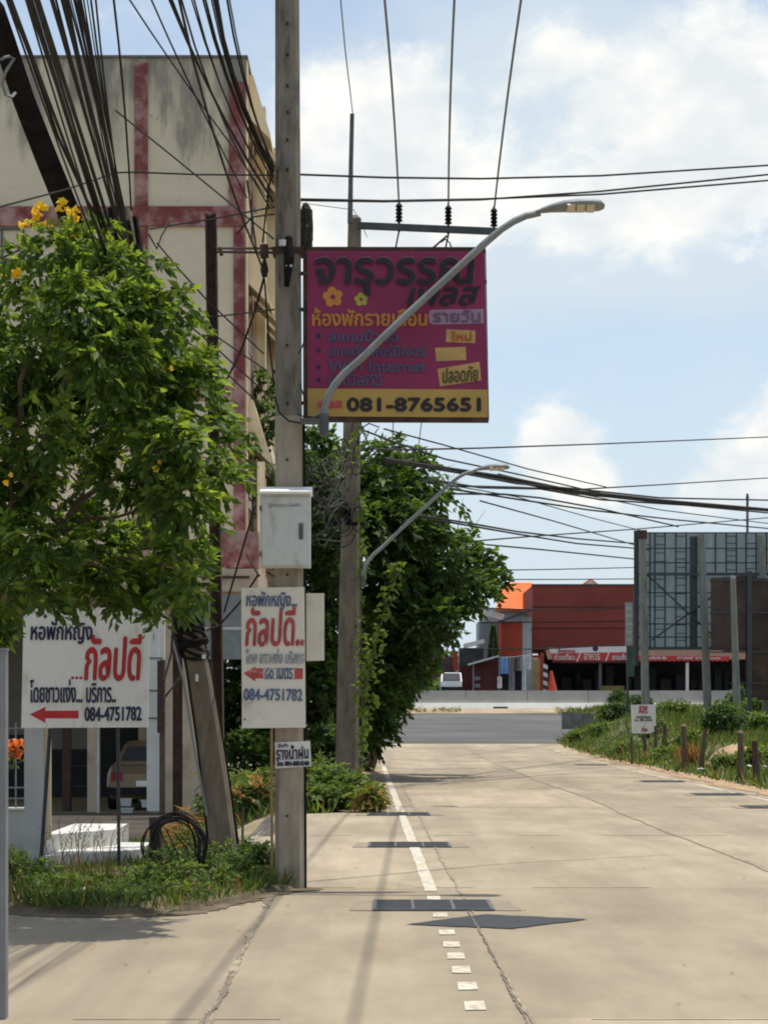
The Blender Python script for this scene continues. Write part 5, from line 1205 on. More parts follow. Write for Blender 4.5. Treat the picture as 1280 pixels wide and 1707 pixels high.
for i, (x, y, h, s, kd) in enumerate(sh):
    p = onlot(x, y)
    if kd == 'b': weedplant('dark_bush', 0, 0, h, s, 300, 700 + i, 'dark leafy bush growing in the vacant lot under the billboard', mats=('leaf_b', 'leaf_d'), yf=.75, leaf=.15, group='dark bushes under the billboard', cat='bush', base=p)
    else: weedplant('weed_clump', 0, 0, h, s, 260, 700 + i, 'light green weed clump in the vacant lot among the stakes', mats=('leaf_d', 'leaf_e'), yf=.55, leaf=.13, group='weed clumps in the vacant lot', base=p)
# earth heap
p = onlot(1228, 1272); mb = MB(); r = random.Random(2); n = 14; rows_ = []
for k, (f_, z) in enumerate(((1, -.03), (.75, .18), (.45, .34), (.12, .42))):
    rows_ += [p + Vector((.75 * f_ * math.cos(2 * math.pi * j / n) * r.uniform(.85, 1.15), 1.1 * f_ * math.sin(2 * math.pi * j / n), z * r.uniform(.85, 1.15))) for j in range(n)]
mb.add(rows_, [(i * n + j, i * n + (j + 1) % n, (i + 1) * n + (j + 1) % n, (i + 1) * n + j) for i in range(3) for j in range(n)] + [tuple(range(3 * n, 4 * n))])
tag(mb.build('earth_heap', 'dryearth', smooth=True), 'small heap of orange-brown earth among the grass near the right edge', 'earth heap')
# short stakes
stakes = [(1052, 1227, 1052, 1275, .045), (1072, 1213, 1075, 1258, .06), (1092, 1210, 1092, 1262, .05), (1107, 1208, 1107, 1242, .075), (1139, 1211, 1140, 1287, .085), (1175, 1215, 1166, 1288, .07), (1233, 1222, 1234, 1307, .075), (1257, 1235, 1262, 1310, .085)]
slab = ['thin short stake under the left edge of the white notice board', 'short wooden stake under the middle of the white notice board', 'thin wooden stake at the right edge of the white notice board', 'stubby dark stake set back right of the white notice board', 'thick weathered stake with pale top and dry stalks beside it', 'dark leaning stake in front of the second billboard post', 'tall wooden stake with pale cap left of the earth heap stake pair', 'reddish wooden stake, rightmost of the roadside row']
for (x0, y0, x1, y1, wd), lab in zip(stakes, slab):
    b_ = onlot(x1, y1); tp = P(x0, y0, b_.y); r = random.Random(x0)
    t = thing('wooden_stake', b_, lab, 'stake', 'wooden stakes along the vacant lot')
    mb = MB(); mb.tube([b_ + Vector((0, 0, -.15)), b_.lerp(tp, .35) + Vector((r.uniform(-.02, .02), 0, 0)), b_.lerp(tp, .7) + Vector((r.uniform(-.02, .02), 0, 0)), tp], [wd, wd * .95, wd * .85, wd * .8], 7)
    mb.build('shaft', 'wood' if x0 != 1257 else 'rust', t)
    if x0 in (1233, 1139): 
        MB().tube([tp + Vector((0, 0, .003)), tp + Vector((.01, 0, .06))], [wd * .8, wd * .5], 7).build('cap', 'collar', t)
b_ = onlot(1150, 1285); rg = np.random.default_rng(6); n = 160
C = np.column_stack([rg.normal(b_.x, .12, n), rg.normal(b_.y, .12, n), b_.z + rg.random(n) * .35]); D = rg.normal(size=(n, 3)) * .35; D[:, 2] = 1
tag(leafmesh('dry_grass_tuft', C, D, .45, .014, ['leaf_dry'], np.zeros(n, int), rg), 'dry straw-coloured grass tuft beside the thick weathered stake', 'grass', kind='stuff')
# white notice board on the stakes
bY = onlot(1075, 1258).y - .12
t = thing('notice_board', P(1073, 1222, bY), 'small white notice board with red and grey writing on short stakes', 'sign')
ppoly([(1051, 1175), (1092, 1174), (1093.5, 1219), (1080, 1223), (1053, 1222.5), (1052, 1200)], bY, .025).build('panel', 'signwhite', t)
f = bY - .004
text('lettering', 'ขาย', 1065, 1177, 1078, 1184, f, 'fadedred', t, .4); text('lettering', 'ที่ดิน', 1064, 1184, 1079, 1189, f, 'fadedred', t, .3)
text('lettering', 'ติดต่อเจ้าของ', 1060, 1193, 1084, 1197, f, 'galv_dark', t, .2); text('lettering', 'โทร', 1057, 1199, 1063, 1202, f, 'galv_dark', t, .2); text('lettering', '08-1234', 1066, 1198, 1086, 1202, f, 'galv_dark', t, .2)
text('lettering', 'ด่วน', 1069, 1212, 1078, 1219, f, 'fadedred', t, .3)
# litter
for i, (x, y) in enumerate(((1168, 1293), (1247, 1288), (1262, 1278), (1275, 1290))):
    p = onlot(x, y) + Vector((0, 0, .12)); r = random.Random(60 + i); mb = MB(); n = 9
    ring = [p + Vector((.09 * math.cos(2 * math.pi * j / n) * r.uniform(.5, 1.2), .07 * math.sin(2 * math.pi * j / n), .06 * r.uniform(0, 1))) for j in range(n)]
    mb.add(ring + [p + Vector((0, 0, .06))], [(j, (j + 1) % n, n) for j in range(n)])
    tag(mb.build('litter', 'cloth_white'), 'crumpled white plastic litter in the roadside grass at the right', 'litter', 'white litter in the roadside grass')
# culvert wall at the mouth of the road
p = onlot(962, 1216); Yv = p.y
a, b = P(936, 1187, Yv), P(990, 1217, Yv)
t = thing('culvert_wall', (a.x, Yv, b.z), 'low mossy concrete culvert wall at the grassy road corner', 'wall')
for i in range(3):
    u0, u1 = i / 3, (i + 1) / 3; MB().box((a.x + (b.x - a.x) * u0 + .01, Yv, b.z - .3), (a.x + (b.x - a.x) * u1 - .01, Yv + .2, a.z - .03 * i)).build('panel', 'culvert', t)

# billboards seen from behind
YBB = 75.0
def billboard():
    gz = lambda px: gh((px - CX) / F * YBB, YBB)
    t = thing('billboard', (P(1170, 0, YBB).x, YBB, gz(1170)), 'large billboard seen from behind with steel grid on concrete posts', 'billboard')
    sh_ = MB(); pbox(1061, 887, 1430, 1082, YBB + .35, .03, sh_); sh_.build('backing_sheet', 'sheet_back', t)
    mb = MB()
    for x in (1083, 1091, 1108, 1126, 1143, 1192, 1210, 1227, 1243, 1260, 1277, 1294, 1311, 1330, 1350, 1370, 1390, 1410): pbox(x - 1.1, 887, x + 1.1, 1082 if x < 1190 else 954, YBB + .27, .07, mb)
    for y in (888, 914, 938, 957, 988, 1012, 1040, 1062, 1080):
        pbox(1061, y - 1, 1430 if y < 958 else 1190, y + 1, YBB + .22, .045, mb)
    r = random.Random(3)
    for x0, x1 in ((1091, 1108), (1126, 1143), (1064, 1083), (1210, 1227), (1243, 1260)):
        y = 893
        while y < (1075 if x0 < 1190 else 950):
            if r.random() < .75: pbox(x0 + 1, y, x1 - 1, y + 1.3, YBB + .28, .05, mb)
            y += r.choice((9, 12, 14))
    mb.build('steel_grid', 'frame_dark', t)
    mb = MB(); pbox(1076, 954.5, 1430, 959, YBB + .02, .16, mb); pbox(1076, 1078, 1430, 1082.5, YBB + .02, .16, mb); mb.beam(P(1078, 958, YBB + .1), P(1196, 1068, YBB + .1), .06, .06); mb.beam(P(1215, 974, YBB + .16), P(1086, 1067, YBB + .16), .06, .06); mb.build('brace', 'frame_dark', t)
    for x0, x1, yt, m_ in ((1070, 1076, 887, 'postgrey'), (1168, 1180, 890, 'postgrey'), (1268, 1278, 893, 'postgrey'), (1370, 1380, 893, 'postgrey')):
        tp = P(x0, yt, YBB); gx = P(x1, 0, YBB).x; g_ = gh(gx, YBB) - .3
        MB().taper((gx, YBB, g_), (tp.x, YBB, tp.z), .27, .25, .23, .2).build('post', m_, t)
    mb = MB(); pbox(1056.5, 884, 1064, 1110, YBB + .24, .12, mb); pbox(1149, 894, 1162, 1083, YBB + .20, .02, mb); mb.build('edge_post_and_strip', 'frame_dark', t)  # edge post, plus a thin dark strip left of the second post
    MB().box(P(1064, 898, YBB - .14), P(1077, 884, YBB - .002)).build('post_cap', 'rust', t)
billboard()
t = thing('rusty_hoarding', (P(1240, 0, 73).x, 73.4, gh(P(1240, 0, 73).x, 73)), 'rust-brown netted hoarding standing before the billboard at right', 'billboard')
mb = MB(); r = random.Random(17); x = 1184
while x < 1420:
    wd = r.uniform(14, 26); pbox(x, 957 + r.uniform(0, 7), x + wd + .2, (1090 if x < 1236 else 1168) - r.uniform(0, 6), 73.3 + r.uniform(0, .05), .02, mb); x += wd
mb.build('shade_net', 'rustnet', t)
mb = MB()
for x in (1249, 1300, 1360): g_ = gh(P(x, 0, 73.1).x, 73.1) - .2; a = P(x, 952, 73.1); mb.box((a.x - .07, 73.1, g_), (a.x + .07, 73.22, a.z))
for y in (966, 1020, 1086): pbox(1181, y, 1420, y + 2.2, 73.23, .05, mb)
for y in (1138,): pbox(1215, y, 1420, y + 1.5, 73.0, .04, mb)
mb.build('frame', 'frame_dark', t)
p_ = P(1229, 1190, 70); t = thing('concrete_post', (p_.x, 70, gh(p_.x, 70)), 'slender pale concrete post standing before the rust-brown hoarding', 'post')
tp = P(1221, 964, 70); MB().taper((p_.x, 70, gh(p_.x, 70) - .3), (tp.x, 70, tp.z), .25, .22, .16, .15).build('shaft', 'postgrey', t); MB().taper((tp.x, 70, tp.z + .002), (tp.x, 70, tp.z + .1), .16, .15, .06, .06).build('tip', 'postgrey', t)
Yn = 80.0; gx = P(1046, 0, Yn).x
t = thing('roadside_sign', (gx, Yn, gh(gx, Yn)), 'narrow vertical grey and green sign on a thin post left of the billboard', 'sign')
pbox(1042, 1004, 1054, 1076, Yn, .06).build('upper_panel', 'greyshed', t); pbox(1044, 1078, 1057, 1128, Yn, .06).build('lower_panel', 'greenboard', t)
mb = MB(); mb.tube([(gx, Yn + .1, gh(gx, Yn) - .2), (gx, Yn + .1, P(0, 1003, Yn).z)], .05, 6); mb.build('post', 'frame_dark', t)
for y in (1012, 1024, 1038, 1052, 1064): pbox(1044, y, 1052, y + 4, Yn - .01, .008).build('pale_mark', 'roofsheet', t)

# ------------------------------------------------------------------ highway barrier and the shops beyond it
Yh_ = 105.4
t = thing('highway_barrier', P(900, 1183, Yh_), 'long low concrete highway barrier with white painted foot', 'barrier')
xa, xb = -62, 72; zt_ = P(0, 1151, Yh_).z; zm = P(0, 1171.5, Yh_).z; zb_ = P(0, 1183, Yh_).z
x = xa; r = random.Random(1)
while x < xb:
    MB().add([(x + .012, Yh_ + .3, zm), (x + 2.988, Yh_ + .3, zm), (x + 2.988, Yh_ + .62, zm), (x + .012, Yh_ + .62, zm), (x + .012, Yh_ + .38, zt_), (x + 2.988, Yh_ + .38, zt_), (x + 2.988, Yh_ + .56, zt_), (x + .012, Yh_ + .56, zt_)], [(0, 3, 2, 1), (4, 5, 6, 7), (0, 1, 5, 4), (1, 2, 6, 5), (2, 3, 7, 6), (3, 0, 4, 7)]).build('block', 'barrier', t); x += 3
mb = MB(); mb.add([(xa, Yh_, zb_ - .1), (xb, Yh_, zb_ - .1), (xb, Yh_ + .7, zb_ - .1), (xa, Yh_ + .7, zb_ - .1), (xa, Yh_ + .16, zm - .002), (xb, Yh_ + .16, zm - .002), (xb, Yh_ + .7, zm - .002), (xa, Yh_ + .7, zm - .002)], [(0, 3, 2, 1), (4, 5, 6, 7), (0, 1, 5, 4), (1, 2, 6, 5), (2, 3, 7, 6), (3, 0, 4, 7)]); mb.build('foot', 'barrier_white', t)
mb = MB(); pbox(822, 1178, 846, 1182, Yh_ - .03, .05, mb); mb.build('drain_slot', 'bark', t)
rg = np.random.default_rng(71); pts = scatter(rg, 2600, -4, 40, 103.4, 105.3, lambda x, y: math.sin(x * .9) + math.sin(x * .37 + 2) + math.sin(x * 2.3) > .35)
grassmesh('grass', pts, .14, rg, ['leaf_e', 'leaf_dry'], [.55, .45], lambda x, y: hroad(y), 'thin grass on the dirt verge before the highway barrier', 'grass', width=.02, lean=.6)
structure(grid('service_road', [-70, -30, 0, 30, 80], [106.3, 110, 114, 118, 121], lambda x, y: 1.66, 'asphalt'))

YS = 122.0
def shop():
    g = 1.6
    t = thing('red_shop', (P(970, 0, YS).x, YS, g), 'flat-fronted dark red shop building beyond the highway barrier', 'building')
    pbox(887, 976, 1440, 1083, YS, 9).build('upper_wall', 'redbrown', t)
    mb = MB()
    for y in (1011, 1046): pbox(887, y, 1440, y + 1.3, YS - .04, .038, mb)
    mb.build('cladding_seam', 'maroon', t)
    pbox(886, 973.5, 1440, 976, YS - .05, .3).build('roof_edge', 'frame_dark', t)
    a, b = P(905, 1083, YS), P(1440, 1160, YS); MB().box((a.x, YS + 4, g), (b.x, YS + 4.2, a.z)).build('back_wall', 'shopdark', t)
    a, b = P(905, 1083, YS), P(908, 1160, YS); MB().box((a.x, YS, g), (b.x, YS + 4, a.z - .002)).build('side_wall', 'maroon', t)
    for px in (1000, 1145): a = P(px - 2.4, 0, YS - 1.9); b = P(px + 2.4, 0, YS - 1.9); MB().box((a.x, YS - 1.9, g), (b.x, YS - 1.75, P(0, 1104, YS - 1.9).z)).build('post', 'banner_white' if px > 1100 else 'galv_dark', t)
    # sloped awning with printed edge
    aw = MB(); za = P(0, 1082, YS).z; zb = P(0, 1100, YS - 2).z; a = P(908, 0, YS); b = P(1440, 0, YS)
    aw.add([(a.x, YS - .06, za), (b.x, YS - .06, za), (b.x, YS - 2, zb), (a.x, YS - 2, zb), (a.x, YS - .06, za + .04), (b.x, YS - .06, za + .04), (b.x, YS - 2, zb + .04), (a.x, YS - 2, zb + .04)], [(0, 1, 2, 3), (7, 6, 5, 4), (0, 4, 5, 1), (1, 5, 6, 2), (2, 6, 7, 3), (3, 7, 4, 0)]); aw.build('awning', 'rust', t)
    Yb_ = YS - 2.06
    # dim goods inside
    mb = MB(); r = random.Random(5); x = 915
    while x < 1240:
        w_ = r.uniform(8, 20); pbox(x, 1110 + r.uniform(0, 25), x + w_ * .9, 1160, YS + 2 + r.uniform(0, 1), .5, mb); x += w_ * 1.3
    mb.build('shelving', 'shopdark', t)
    mb = MB(); pbox(1000, 1143, 1040, 1160, YS + .5, .6, mb); mb.build('counter', 'ochre', t)
shop()
Yb_ = YS - 2.1
t = thing('shop_banner', P(980, 1103, Yb_), 'red and white printed banner along the shop awning', 'banner')
ppoly([(914, 1080), (1046, 1077), (1046, 1087), (918, 1089)], Yb_, .03).build('white_strip', 'banner_white', t)
ppoly([(918, 1089.2), (1046, 1087.2), (1046, 1101), (921, 1102)], Yb_, .03).build('red_strip', 'banner_red', t)
pbox(921, 1101.5, 1046, 1105, Yb_, .03).build('lower_hem', 'maroon', t)
for s_, x0, x1 in (('ก๋วยเตี๋ยว', 924, 957), ('อาหาร', 973, 999), ('ตามสั่ง', 1020, 1044)): text('lettering', s_, x0, 1090, x1, 1100, Yb_ - .01, 'banner_white', t, .3)
mb = MB(); ppoly([(960, 1103), (966, 1088), (968, 1088), (962, 1103)], Yb_ - .01, .005, mb); ppoly([(1008, 1102), (1014, 1087), (1016, 1087), (1010, 1102)], Yb_ - .01, .005, mb); mb.build('divider', 'banner_white', t)
text('lettering', 'ร้านอาหาร', 930, 1081, 958, 1088, Yb_ - .01, 'banner_red', t, .2)
mb = MB(); c = P(992, 1081, Yb_ - .01); mb.disc(c, .16, 12); mb.build('emblem', 'navy', t)
t = thing('shop_banner', P(1140, 1103, Yb_), 'narrow red scalloped banner strip behind the billboard posts', 'banner')
mb = MB(); pts_ = [(1058, 1093)] + [(1215, 1094)] + [(1215 - i * 4, 1101 + (2 if i % 2 else 0)) for i in range(40)]; ppoly(pts_, Yb_, .03, mb); mb.build('red_strip', 'banner_red', t)
text('lettering', 'เครื่องดื่ม เย็น', 1082, 1093.5, 1110, 1099, Yb_ - .01, 'banner_white', t, .3); text('lettering', 'กาแฟ ชา', 1128, 1094, 1168, 1099, Yb_ - .01, 'banner_white', t, .3); text('lettering', 'ข้าวแกง', 1178, 1095, 1200, 1099, Yb_ - .01, 'banner_white', t, .3)

def far_houses():
    g = 1.6
    Y_ = 128.0
    t = thing('orange_roof_house', (P(850, 0, Y_).x, Y_, g), 'house with bright orange tiled roof behind the shade tree', 'house')
    pbox(805, 1013, 886, 1165, Y_ + .5, 6).build('wall', 'greyshed', t)
    mb = MB(); a = P(826, 1015, Y_); b = P(887.5, 1015, Y_); c = P(887.5, 971, Y_ + 4); d = P(838, 971, Y_ + 4)
    mb.add([a, b, c, d, a + Vector((0, .1, -.12)), b + Vector((0, .1, -.12)), c + Vector((0, .1, -.12)), d + Vector((0, .1, -.12))], [(0, 1, 2, 3), (7, 6, 5, 4), (0, 4, 5, 1), (1, 5, 6, 2), (2, 6, 7, 3), (3, 7, 4, 0)])
    for k in range(1, 14):
        u = k / 14; mb.beam(a.lerp(d, u) + Vector((0, -.01, .01)), b.lerp(c, u) + Vector((0, -.01, .01)), .03, .03)
    mb.build('roof', 'orangeroof', t)
    t = thing('gabled_roof_house', (P(985, 0, 150).x, 152, g), 'far house whose small tiled gable peeps over the red shop', 'house')
    mb = MB(); A_, B_, C_ = P(964, 978, 150), P(1003, 978, 150), P(984, 964, 150)
    mb.prism([A_, B_, C_], 8); mb.build('roof', 'orangeroof', t); mb = MB(); mb.prism([P(970, 977.5, 149.9), P(998, 977.5, 149.9), P(984, 967, 149.9)], .08); mb.build('gable', 'roofsheet', t)
    MB().box((P(968, 0, 150).x, 150.3, g), (P(999, 0, 150).x, 157.7, P(0, 977.6, 150).z)).build('wall', 'cream_shop', t)
    Y_ = 121.0
    t = thing('red_wall_shed', (P(860, 0, Y_).x, Y_, g), 'bright red walled shed with grey sloping roof edge beside the red shop', 'shed')
    pbox(835, 1036, 870, 1096, Y_, 4).build('wall', 'brightred', t); pbox(870.2, 1028, 886, 1160, Y_ + .1, .5).build('pillar', 'greypost', t)
    mb = MB(); mb.beam(P(830, 1037, Y_ - .3), P(887, 1017, Y_ - .3), .1, 1.2); mb.build('roof', 'frame_dark', t)
    pbox(834, 1096.2, 886, 1165, Y_ + 2, .2).build('back_wall', 'shopdark', t)
    Y_ = 124.5
    t = thing('grey_metal_shed', (P(815, 0, Y_).x, Y_, g), 'tall grey sheet-metal shed between the shade tree and red walls', 'shed')
    pbox(797, 1036, 834, 1165, Y_, 3).build('wall', 'greyshed', t)
    mb = MB(); mb.beam(P(806, 1022, Y_ - .3), P(838, 1030, Y_ - .3), .35, 1.5); mb.build('roof', 'roofsheet', t)
    mb = MB()
    for k in range(1, 9): pbox(797 + k * 4, 1037, 797.6 + k * 4, 1165, Y_ - .03, .028, mb)
    mb.build('sheet_ribs', 'galv', t)
    Y_ = 118.5
    t = thing('maroon_shack', (P(805, 0, Y_).x, Y_, g), 'low maroon shack with pale lean-to roof behind the barrier', 'shed')
    pbox(789, 1101, 834, 1165, Y_, 3).build('wall', 'maroon', t)
    mb = MB(); mb.beam(P(780, 1108, Y_ - .4), P(830, 1094, Y_ - .4), .1, 1.4); mb.build('roof', 'roofsheet', t)
    pbox(787.5, 1108, 790, 1165, Y_ - .6, .1).build('post', 'galv', t)
    mb = MB(); pbox(791, 1128, 800, 1134, Y_ - .05, .045, mb); pbox(791, 1140, 800, 1146, Y_ - .05, .045, mb); mb.build('vent', 'galv', t)
    Y_ = 120.5
    t = thing('dark_shack', (P(780, 0, Y_).x, Y_, g), 'dim lean-to shack with red post and pale roof behind the truck', 'shed')
    pbox(766, 1080, 806, 1110, Y_, 2).build('wall', 'frame_dark', t); pbox(766, 1110.2, 788, 1165, Y_ - .1, 2).build('lower_wall', 'maroon', t)
    pbox(755, 1085, 763, 1118, Y_ - .4, .3).build('post', 'brightred', t); pbox(720, 1095, 754, 1165, Y_ + .2, .4).build('side_wall', 'rustsheet', t)
    mb = MB(); mb.beam(P(773, 1077, Y_ - .4), P(806, 1069, Y_ - .4), .22, 1.4); mb.build('roof', 'roofsheet', t)
    # small conifer
    Y_ = 120.0; b_ = P(822, 1160, Y_); t = thing('conifer', (b_.x, Y_, g), 'narrow dark conifer standing against the grey metal shed', 'tree')
    rng = np.random.default_rng(3); n = 2200; u = rng.random(n); z0, z1 = P(0, 1140, Y_).z, P(0, 1043, Y_).z; rad = .42 * (1 - u) ** .8 * (.4 + .6 * rng.random(n)); an = rng.random(n) * 6.28
    C = np.column_stack([b_.x + rad * np.cos(an), Y_ + rad * np.sin(an), z0 + (z1 - z0) * u]); D = np.column_stack([np.cos(an), np.sin(an), .5 + 0 * an])
    leafmesh('crown', C, D, .16, .03, ['leaf_b'], np.zeros(n, int), rng, t); MB().tube([(b_.x, Y_, g - .1), (b_.x, Y_, z0 + 1)], [.1, .06], 6).build('trunk', 'bark', t)
    # bush left of the truck
    p = P(712, 1150, 113); weedplant('roadside_bush', 0, 0, 1.6, 1.2, 500, 901, 'green bush behind the barrier left of the white truck', leaf=.22, group=None, cat='bush', base=(p.x, 113, 1.66))
far_houses()

def truck():
    Y_ = 110.0; g = 1.67; xc = P(752.5, 0, Y_).x; k = Y_ / F
    t = thing('white_truck', (xc, Y_, g), 'small white truck facing the road behind the highway barrier', 'truck')
    w2 = 17.5 * k; z = lambda py: P(0, py, Y_).z
    MB().add([(xc - w2, Y_, g + .35), (xc + w2, Y_, g + .35), (xc + w2, Y_ + 1.6, g + .35), (xc - w2, Y_ + 1.6, g + .35), (xc - w2, Y_, z(1136)), (xc + w2, Y_, z(1136)), (xc + w2, Y_ + 1.6, z(1136)), (xc - w2, Y_ + 1.6, z(1136)), (xc - w2 * .92, Y_ + .35, z(1121)), (xc + w2 * .92, Y_ + .35, z(1121)), (xc + w2 * .92, Y_ + 1.5, z(1121)), (xc - w2 * .92, Y_ + 1.5, z(1121))],
             [(0, 3, 2, 1), (0, 1, 5, 4), (1, 2, 6, 5), (2, 3, 7, 6), (3, 0, 4, 7), (4, 5, 9, 8), (5, 6, 10, 9), (6, 7, 11, 10), (7, 4, 8, 11), (8, 9, 10, 11)]).build('cab', 'truckwhite', t)
    MB().add([(xc - w2 * .86, Y_ + .03, z(1135)), (xc + w2 * .86, Y_ + .03, z(1135)), (xc + w2 * .8, Y_ + .33, z(1123)), (xc - w2 * .8, Y_ + .33, z(1123)), (xc - w2 * .86, Y_ - .01, z(1134)), (xc + w2 * .86, Y_ - .01, z(1134)), (xc + w2 * .8, Y_ + .29, z(1122)), (xc - w2 * .8, Y_ + .29, z(1122))], [(3, 2, 1, 0), (4, 5, 6, 7), (0, 1, 5, 4), (1, 2, 6, 5), (2, 3, 7, 6), (3, 0, 4, 7)]).build('windshield', 'shopdark', t)
    MB().box((xc - w2 * 1.02, Y_ - .06, z(1151)), (xc + w2 * 1.02, Y_ - .001, z(1145))).build('bumper', 'rubber', t)
    for s_ in (-1, 1):
        MB().box((xc + s_ * w2 * .9, Y_ - .04, z(1144.5)), (xc + s_ * w2 * .62, Y_ - .002, z(1141))).build('headlight', 'chrome', t)
        MB().tube([(xc + s_ * w2 * .7, Y_ + .8, g + .33), (xc + s_ * w2 * .98, Y_ + .8, g + .33)], .33, 16).build('wheel', 'rubber', t)
    MB().box((xc - w2 * 1.02, Y_ + 1.7, g + .5), (xc + w2 * 1.02, Y_ + 4.6, z(1137))).build('cargo_bed', 'greyshed', t)
    for s_ in (-1, 1): MB().tube([(xc + s_ * w2 * .7, Y_ + 3.8, g + .33), (xc + s_ * w2 * .98, Y_ + 3.8, g + .33)], .33, 16).build('wheel', 'rubber', t)
truck()
# washing line
Yc_ = 116.5
t = thing('clothes_line', P(860, 1160, Yc_), 'metal washing line rack before the red walled shed', 'clothes rack')
mb = MB(); mb.tube([(P(832, 0, Yc_).x, Yc_, 1.6), P(832, 1094, Yc_)], .04, 6); mb.tube([(P(886, 0, Yc_).x, Yc_, 1.6), P(886, 1090, Yc_)], .04, 6); mb.tube([P(832, 1096, Yc_), P(858, 1095, Yc_), P(886, 1090, Yc_)], .02, 5); mb.build('rack', 'galv', t)
for (x0, x1, y0, y1, m_, lab) in ((834, 847, 1096, 1123, 'cloth_blue', 'pale blue shirt hanging at the left end of the washing line'), (848, 857, 1096, 1150, 'cloth_grey', 'long grey garment hanging beside the pale blue shirt'), (857.5, 861, 1096, 1118, 'cloth_brown', 'short brown cloth hanging mid washing line'), (862, 869, 1094, 1118, 'cloth_grey', 'short grey garment sagging mid washing line'), (870, 876, 1092, 1150, 'cloth_white', 'long pale garment hanging toward the right of the washing line'), (877, 885, 1091, 1116, 'cloth_white', 'short white shirt at the right end of the washing line'), (829, 836, 1128, 1147, 'banner_white', 'small white cloth hanging low by the maroon shack')):
    a, b = P(x0, y0, Yc_ - .05), P(x1, y1, Yc_ - .05); n = 6; mb = MB(); r = random.Random(int(x0)); vs = []
    for s_ in (0, .035):
        for j, zz in enumerate((a.z, (a.z + b.z) / 2, b.z)):
            for i in range(n + 1): vs.append((a.x + (b.x - a.x) * (i / n) * (1 + .04 * j) - .02 * j + .03 * math.sin(i + j), Yc_ - .06 + s_ + .05 * math.sin(i * 2.2 + r.random()), zz))
    fs = []
    m1 = 3 * (n + 1)
    for j in range(2):
        for i in range(n):
            q_ = j * (n + 1) + i; fs += [(q_, q_ + 1, q_ + n + 2, q_ + n + 1), (m1 + q_ + n + 1, m1 + q_ + n + 2, m1 + q_ + 1, m1 + q_)]
    mb.add(vs, fs); tag(mb.build('hanging_garment', m_), lab, 'garment', 'laundry on the washing line')
Ye = 119.0
t = thing('ochre_board', P(893, 1160, Ye), 'ochre menu board framed in red at the shop corner', 'board')
pbox(886, 1098, 900, 1165, Ye, .1).build('panel', 'ochre', t); mb = MB(); pbox(900.3, 1088, 906, 1165, Ye, .14, mb); pbox(885, 1092, 900, 1097.5, Ye, .14, mb); mb.build('frame', 'brightred', t)
t = thing('striped_post', P(909, 1165, 118.4), 'black and white striped post at the shop entrance', 'post')
for i in range(8): ppoly([(905.5, 1106 + i * 7), (912.5, 1109 + i * 7), (912.5, 1116 + i * 7), (905.5, 1113 + i * 7)], 118.4, .2).build('stripe', 'shopdark' if i % 2 else 'banner_white', t)
t = thing('red_tarpaulin', P(921, 1160, 118.0), 'red folded tarpaulin cone beside the striped post', 'tarpaulin')
mb = MB(); c = P(921, 1165, 118.0); n = 9; tp = P(918, 1118, 118.0); mb.add([c + Vector((.36 * math.cos(2 * math.pi * j / n), .3 * math.sin(2 * math.pi * j / n), 0)) for j in range(n)] + [tp + Vector((.07 * math.cos(2 * math.pi * j / n), .07 * math.sin(2 * math.pi * j / n), 0)) for j in range(n)], [(j, (j + 1) % n, n + (j + 1) % n, n + j) for j in range(n)] + [tuple(range(n, 2 * n))]); mb.build('cover', 'plasticred', t)

# ------------------------------------------------------------------ wires
def wire(pts, r, label, group, m='brown_cable', name='cable', ext=None, sag=0.0, cat='cable'):
    # pts: (px, py, Y) control points, joined by straight world segments with a little sag, then carried on overhead towards the viewer
    W = [P(*p) for p in pts]
    out = []
    for a, b in zip(W[:-1], W[1:]):
        k = 6 if sag else 1
        for i in range(k): u = i / k; q = a.lerp(b, u); q.z -= sag * 4 * u * (1 - u); out.append(q)
    out.append(W[-1])
    if ext is not None:
        d = (out[0] - out[1]); d = d / abs(d.y)
        e = out[0].copy(); pre = []
        steps = 8; L_ = out[0].y - ext
        for i in range(1, steps + 1):
            s_ = L_ * i / steps; pre.append(out[0] + Vector((d.x * s_, -s_, max(0, d.z) * s_ + .0)))
        out = pre[::-1] + out
    mb = MB(); mb.tube(out, r, 5); o = mb.build(name, m); return tag(o, label, cat, group)
def overhead(x0, pe, Ye_, rise, r, label, group, bow=5, m='brown_cable', name='cable', tail=()):
    # from the frame's top edge at x0 to pe on a pole at distance Ye_: nearly level, running along the road
    he = P(pe[0], pe[1], Ye_).z + rise; Yt = (he - EYE) * F / HY
    pts = []
    for i in range(6):
        u = i / 5; inv = (1 - u) / Yt + u / Ye_
        pts.append((x0 + (pe[0] - x0) * u - bow * 4 * u * (1 - u), pe[1] * u + bow * 3 * u * (1 - u), 1 / inv))
    return wire(pts + list(tail), r, label, group, m, name, ext=-16)
LG = 'cables sagging to the leaning pole'; LL = 'dusty black cable sagging from above to the top of the leaning pole'
rr = random.Random(77)
tops = [12, 19, 44, 47, 51, 55, 60, 64, 86, 90, 94, 103, 105, 107, 110, 112, 115, 119, 124, 127, 130, 133, 136, 140, 146, 152, 160]
for i, x0 in enumerate(tops):
    ye = float(np.interp(x0, [10, 44, 64, 86, 95, 104, 119, 124, 160], [620, 600, 540, 490, 460, 420, 380, 372, 350])) + rr.uniform(-14, 14)
    xe = float(np.interp(ye, [346, 520, 690], [203, 229, 256])) + rr.uniform(-8, 8)
    th = rr.choice((.005, .006, .006, .008, .010, .013))
    overhead(x0, (xe, ye), YL - .05, rr.uniform(.2, .55), th, LL, LG, bow=rr.uniform(-1.5, 3))
overhead(190, (219, 350), YL - .05, .4, .009, 'single thin cable hanging clear right of the cables on the leaning pole', None, bow=-3)
